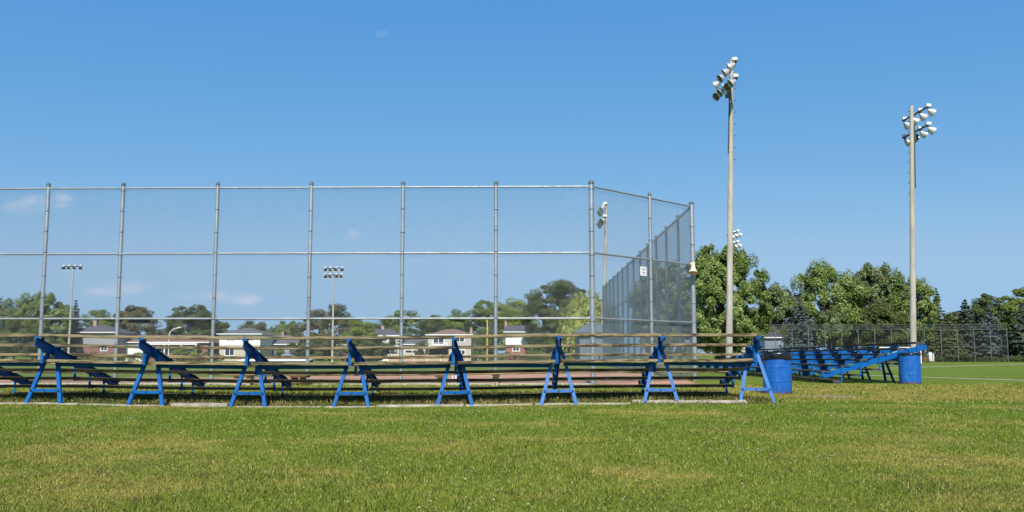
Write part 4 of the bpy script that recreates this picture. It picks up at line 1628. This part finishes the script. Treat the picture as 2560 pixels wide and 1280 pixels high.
house(1000, 1064, 862, 846, 176, M['siding_beige'], 'low house with grey roof between the white house and the taupe house', M['roof_grey'], None, None, [(1012, 1050, 874, 884)], kind='side')


def ex_deck(e, X, Z):
    b = MB()
    b.box(X(1072), X(1122), -2.2, -.05, Z(868), Z(865.5))
    b.build('awning', M['trim'], e)
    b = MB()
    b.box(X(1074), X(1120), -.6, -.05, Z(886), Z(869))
    b.build('painted_porch_shade', M['dark_void'], e)  # solid dark box standing in for the shade inside the porch
    b = MB()
    for q in (1068, 1092, 1120):
        b.box(X(q), X(q) + .12, -2.3, -2.2, Z(865), Z(857))
    b.box(X(1068), X(1121), -2.3, -2.22, Z(858), Z(857))
    b.build('railing', M['trim'], e)


house(1070, 1178, 838, 823, 168, M['siding_taupe'], 'taupe two storey house with balcony and brown hip roof right of centre', M['roof_brown'], M['siding_beige'], 872,
      [(1082, 1111, 840, 862), (1137, 1162, 841, 856), (1144, 1164, 874, 888)], chimney=(1176, 1181, 821), ridge=(.38, .6), extra=ex_deck)
house(1180, 1216, 868, 858, 180, M['siding_beige'], 'small beige house low between the taupe house and the yellow pole', M['roof_brown'], None, None, [(1188, 1196, 871, 879)], kind='side')
house(1264, 1318, 831, 814, 166, M['siding_white'], 'narrow white house over a red brick ground floor with slate roof', M['roof_slate'], M['brick_red'], 862,
      [(1281, 1299, 866, 879)], chimney=(1262, 1267, 804), kind='side')
house(1852, 1898, 858, 846, 172, M['siding_white'], 'white house partly hidden behind the right end of the near bleacher', M['roof_grey'], None, None, [(1882, 1894, 878, 884)], kind='side')
house(1912, 1962, 845, 830, 168, M['siding_slate'], 'slate blue sided house behind the left end of the far wire fence', M['roof_slate'], None, None, [(1948, 1954, 852, 868)], kind='gable')
house(1449, 1523, 832, 804, 66, M['shed'], 'slate blue gabled equipment shed behind the backstop corner', M['shed'], kind='gable', depth=7, name='equipment_shed', cat='shed', gutter=False)

# low boundary hedge and garden fence
for (q0, q1, t, Y, m, lab) in [(150, 372, 884, 160, 'leaf_green', 'clipped low hedge before the grey and brown roofed houses'), (380, 560, 884, 160, 'leaf_dark', 'dark low hedge left of the white two storey house'),
                               (1180, 1330, 884, 158, 'leaf_dark', 'low hedge in front of the brick house and yellow pole'), (1320, 1450, 880, 150, 'leaf_green', 'scrubby low hedge under the massive dark tree'),
                               (2320, 2600, 893, 158, 'leaf_dark', 'shadowy undergrowth strip behind the right stretch of far fence'), (1960, 2320, 890, 160, 'leaf_dark', 'dark hedge behind the left stretch of far fence')]:
    r = np.random.default_rng(int(q0) + 9)
    xa, xb = at(q0, 880, Y).x, at(q1, 880, Y).x
    zb = ground_h(0, Y)
    zt = at(q0, t, Y).z - zb
    n = int((xb - xa) * 150)
    P = np.stack([r.uniform(0, xb - xa, n), r.uniform(-.8, .8, n), r.uniform(0, 1, n) ** .7 * zt], 1)
    P[:, 2] *= 1 + .18 * np.sin(P[:, 0] * 1.3) + .1 * np.sin(P[:, 0] * 3.1)
    o = np_mesh('hedge', leaf_faces(P, r.normal(size=(n, 3)) + np.array([0, -.5, .6]), .30, r), 4, M[m], r.uniform(0, 1, n))
    o.location = (xa, Y, zb)
    tag(o, lab, 'hedge', 'hedges along the far side of the fields')
b = MB()
gf = empty('picket_fence', (0, 0, 0), 0, 'low pale board fence along the gardens right of the white house', 'fence')
Yf = 156
xa, xb = at(970, 890, Yf).x, at(1175, 890, Yf).x
zb = ground_h(0, Yf)
b.box(xa, xb, Yf, Yf + .05, zb + .05, zb + 1.25)
b.build('board_panel', M['tan_wood'], gf)
b = MB()
x = xa
while x < xb:
    b.box(x, x + .1, Yf - .08, Yf - .003, zb, zb + 1.4)
    x += 2.4
b.build('post', M['trim'], gf)

# dugout with a white flat roof
p0, p1 = at(600, 893, 110), at(776, 893, 110)
dg = empty('dugout', ((p0.x + p1.x) / 2, 110, ground_h(0, 110)), 0, 'long low dugout with a white flat roof beyond the infield', 'dugout')
w = (p1.x - p0.x) / 2
zr = p0.z - ground_h(0, 110)
b = MB()
b.add([(-w, -1.2, zr - .42), (w, -1.2, zr - .42), (w + .5, 2.4, zr), (-w + .5, 2.4, zr), (-w, -1.2, zr - .5), (w, -1.2, zr - .5), (w + .5, 2.4, zr - .1), (-w + .5, 2.4, zr - .1)],
      [(0, 1, 2, 3), (7, 6, 5, 4), (0, 4, 5, 1), (1, 5, 6, 2), (2, 6, 7, 3), (3, 7, 4, 0)])
b.build('roof', M['trim'], dg)
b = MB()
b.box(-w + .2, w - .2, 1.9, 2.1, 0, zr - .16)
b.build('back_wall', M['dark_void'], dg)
b = MB()
for i in range(7):
    x = -w + .2 + (2 * w - .4) * i / 6
    b.box(x - .05, x + .05, -1.0, -.9, -.1, zr - .49)
b.build('post', M['far_steel'], dg)
b = MB()
b.box(-w + .6, w - .6, 1.1, 1.5, .4, .46)
b.build('bench_seat', M['tan_wood'], dg)


# ------------------------------------------------------------------ player benches and posts by the backstop
def player_bench(px0, px1, py0, py1, Y, mat, leg_m, label, pleg0, pleg1, length=2.4, py_leg=962):
    a, c = at(px0, py0, Y), at(px1, py1, Y)
    cx_ = (a.x + c.x) / 2
    e = empty('player_bench', (cx_, Y, 0), 0, label, 'bench', 'wooden benches near the backstop')
    w = (c.x - a.x) / 2
    b = MB()
    zt, zb_ = a.z, c.z
    b.box(-w, w, 0, .05, zb_, zt)
    b.box(-w - .02, w + .02, .052, .40, zt - .045, zt + .004)
    b.box(-w, w, .402, .45, zb_, zt)
    b.build('seat', mat, e)
    for q in (pleg0, pleg1):
        x = at(q, 950, Y).x - cx_
        b = MB()
        b.box(x - .05, x + .05, .06, .16, -.05, zt - .05)
        b.box(x - .05, x + .05, .3, .4, -.05, zt - .05)
        b.build('leg', leg_m, e)
    return e


player_bench(578, 626, 933, 941, 22.6, M['bench_wood'], M['tan_wood'], 'brown wooden bench end behind the third trestle from the left', 588, 619)
player_bench(725, 765, 934.5, 944, 22.8, M['bench_wood'], M['bench_wood'], 'reddish brown bench beside the fourth backstop post from the left', 752, 731)
player_bench(1088, 1114, 935, 943.5, 22.7, M['plank_dark'], M['tan_wood'], 'dark bench left of the fifth trestle with a pale leg', 1097, 1110)
player_bench(1231, 1247, 934, 943, 22.5, M['plank_dark'], M['tan_wood'], 'dark narrow bench at the foot of the sixth backstop post', 1233, 1241)
tp = empty('marker_post', at(1135.5, 950, 24.6) * 1, 0, 'pair of short white marker posts behind the fifth trestle from the left', 'post')
tp.location.z = 0
for dx in (-.048, .048):
    b = MB()
    b.tube([(dx, 0, -.1), (dx, 0, .37), (dx, 0, .38)], [.022, .022, .012], 8)
    b.build('post', M['trim'], tp)

# yellow foul pole and street lamp
p = at(1218, 798, 95)
zb = ground_h(p.x, 95)
b = MB()
b.tube([(0, 0, -.2), (0, 0, p.z - zb - .1), (0, 0, p.z - zb)], [.055, .055, .03], 10)
o = b.build('foul_pole', M['yellow'])
o.location = (p.x, 95, zb)
tag(o, 'thin yellow foul pole standing left of the sixth backstop post', 'pole')
Yl = 150
p = at(423, 838, Yl)
zb = ground_h(0, Yl)
sl = empty('street_lamp', (p.x, Yl, zb), 0, 'distant street lamp with a curved white arm above the brown roofed bungalow', 'street lamp')
def lz(px, py):
    q = at(px, py, Yl)
    return (q.x - p.x, 0, q.z - zb)
b = MB()
b.tube([(0, 0, -.2), lz(423, 836), lz(426, 829), lz(433, 823), lz(443, 820)], [.1, .075, .07, .06, .05], 8)
b.build('pole', M['trim'], sl)
b = MB()
b.bar(lz(442, 820), lz(453, 817.5), (0, 1, 0), .3, .16)
b.build('lamp_head', M['trim'], sl)

# ------------------------------------------------------------------ far ball fence, goal and picnic spot
Yf = 152
ff = empty('ball_fence', (0, 0, 0), 0, 'long far wire fence with upper netting along the edge of the playing field', 'fence')
zb = ground_h(30, Yf)
ztp, ztn, zmid = at(2400, 823, Yf).z, at(2400, 811.5, Yf).z, at(2400, 866, Yf).z
px = [1898 + 41.4 * i for i in range(16)]
xsf = [at(q, 866, Yf).x for q in px]
for x in xsf:
    b = MB()
    b.tube([(x, Yf, zb - .1), (x, Yf, ztp - .05), (x, Yf, ztp)], [.062, .062, .04], 8)
    b.build('post', M['far_steel'], ff)
for z in (zmid, ztp - .08):
    b = MB()
    b.tube([(xsf[0], Yf, z), (xsf[-1], Yf, z)], .028, 6)
    b.build('rail', M['far_steel'], ff)
b = MB()
b.tube([(xsf[0], Yf, ztn), (xsf[-1], Yf, ztn)], .03, 6)
b.build('top_cable', M['far_steel'], ff)
for i in range(len(xsf) - 1):
    b = MB()
    lattice(b, (xsf[i], Yf + .1), (xsf[i + 1], Yf + .1), zb, ztp, .17, .005)
    b.build('wire_mesh', M['net'], ff)
    b = MB()
    lattice(b, (xsf[i], Yf + .1), (xsf[i + 1], Yf + .1), ztp, ztn, .13, .013)
    b.build('netting', M['net'], ff)
Yg = 118
goal = empty('soccer_goal', (at(2250, 880, Yg).x, Yg, ground_h(30, Yg)), 0, 'white soccer goal frame on the field behind the far bleacher', 'goal')
gw0, gw1 = at(2199.5, 880, Yg).x - goal.location.x, at(2302, 880, Yg).x - goal.location.x
gh = at(2250, 869, Yg).z - goal.location.z
for x in (gw0, gw1):
    b = MB()
    b.tube([(x, 0, -.05), (x, 0, gh)], .075, 10)
    b.build('goal_post', M['trim'], goal)
b = MB()
b.tube([(gw0, 0, gh), (gw1, 0, gh)], .07, 10)
b.build('crossbar', M['trim'], goal)
Yp = 146
pt = at(2313, 890, Yp)
zb = ground_h(30, Yp)
e = empty('picnic_table', (pt.x, Yp, zb), 0, 'small orange brown picnic table in the shade right of the second barrel', 'picnic table')
b = MB()
b.box(-.75, .75, -.35, .35, .70, .75)
b.build('table_top', M['orange'], e)
b = MB()
b.box(-.75, .75, -.85, -.6, .42, .46)
b.box(-.75, .75, .6, .85, .42, .46)
b.build('seat', M['orange'], e)
for x in (-.5, .5):
    b = MB()
    b.bar((x, -.7, -.05), (x, -.2, .70), (1, 0, 0), .08, .05)
    b.bar((x, .7, -.05), (x, .2, .70), (1, 0, 0), .08, .05)
    b.build('leg', M['bench_wood'], e)
pt = at(2326.5, 893, 156)
e = empty('storage_box', (pt.x, 156, ground_h(30, 156)), 0, 'small white box with a peaked lid just beyond the far fence', 'box')
b = MB()
b.box(-.45, .45, -.4, .4, .15, 1.3)
b.build('body', M['trim'], e)
b = MB()
b.add([(-.5, -.45, 1.3), (.5, -.45, 1.3), (.5, .45, 1.3), (-.5, .45, 1.3), (-.3, -.2, 1.75), (.1, -.2, 1.75), (.1, .2, 1.75), (-.3, .2, 1.75)],
      [(0, 1, 5, 4), (1, 2, 6, 5), (2, 3, 7, 6), (3, 0, 4, 7), (4, 5, 6, 7), (3, 2, 1, 0)])
b.build('lid', M['trim'], e)
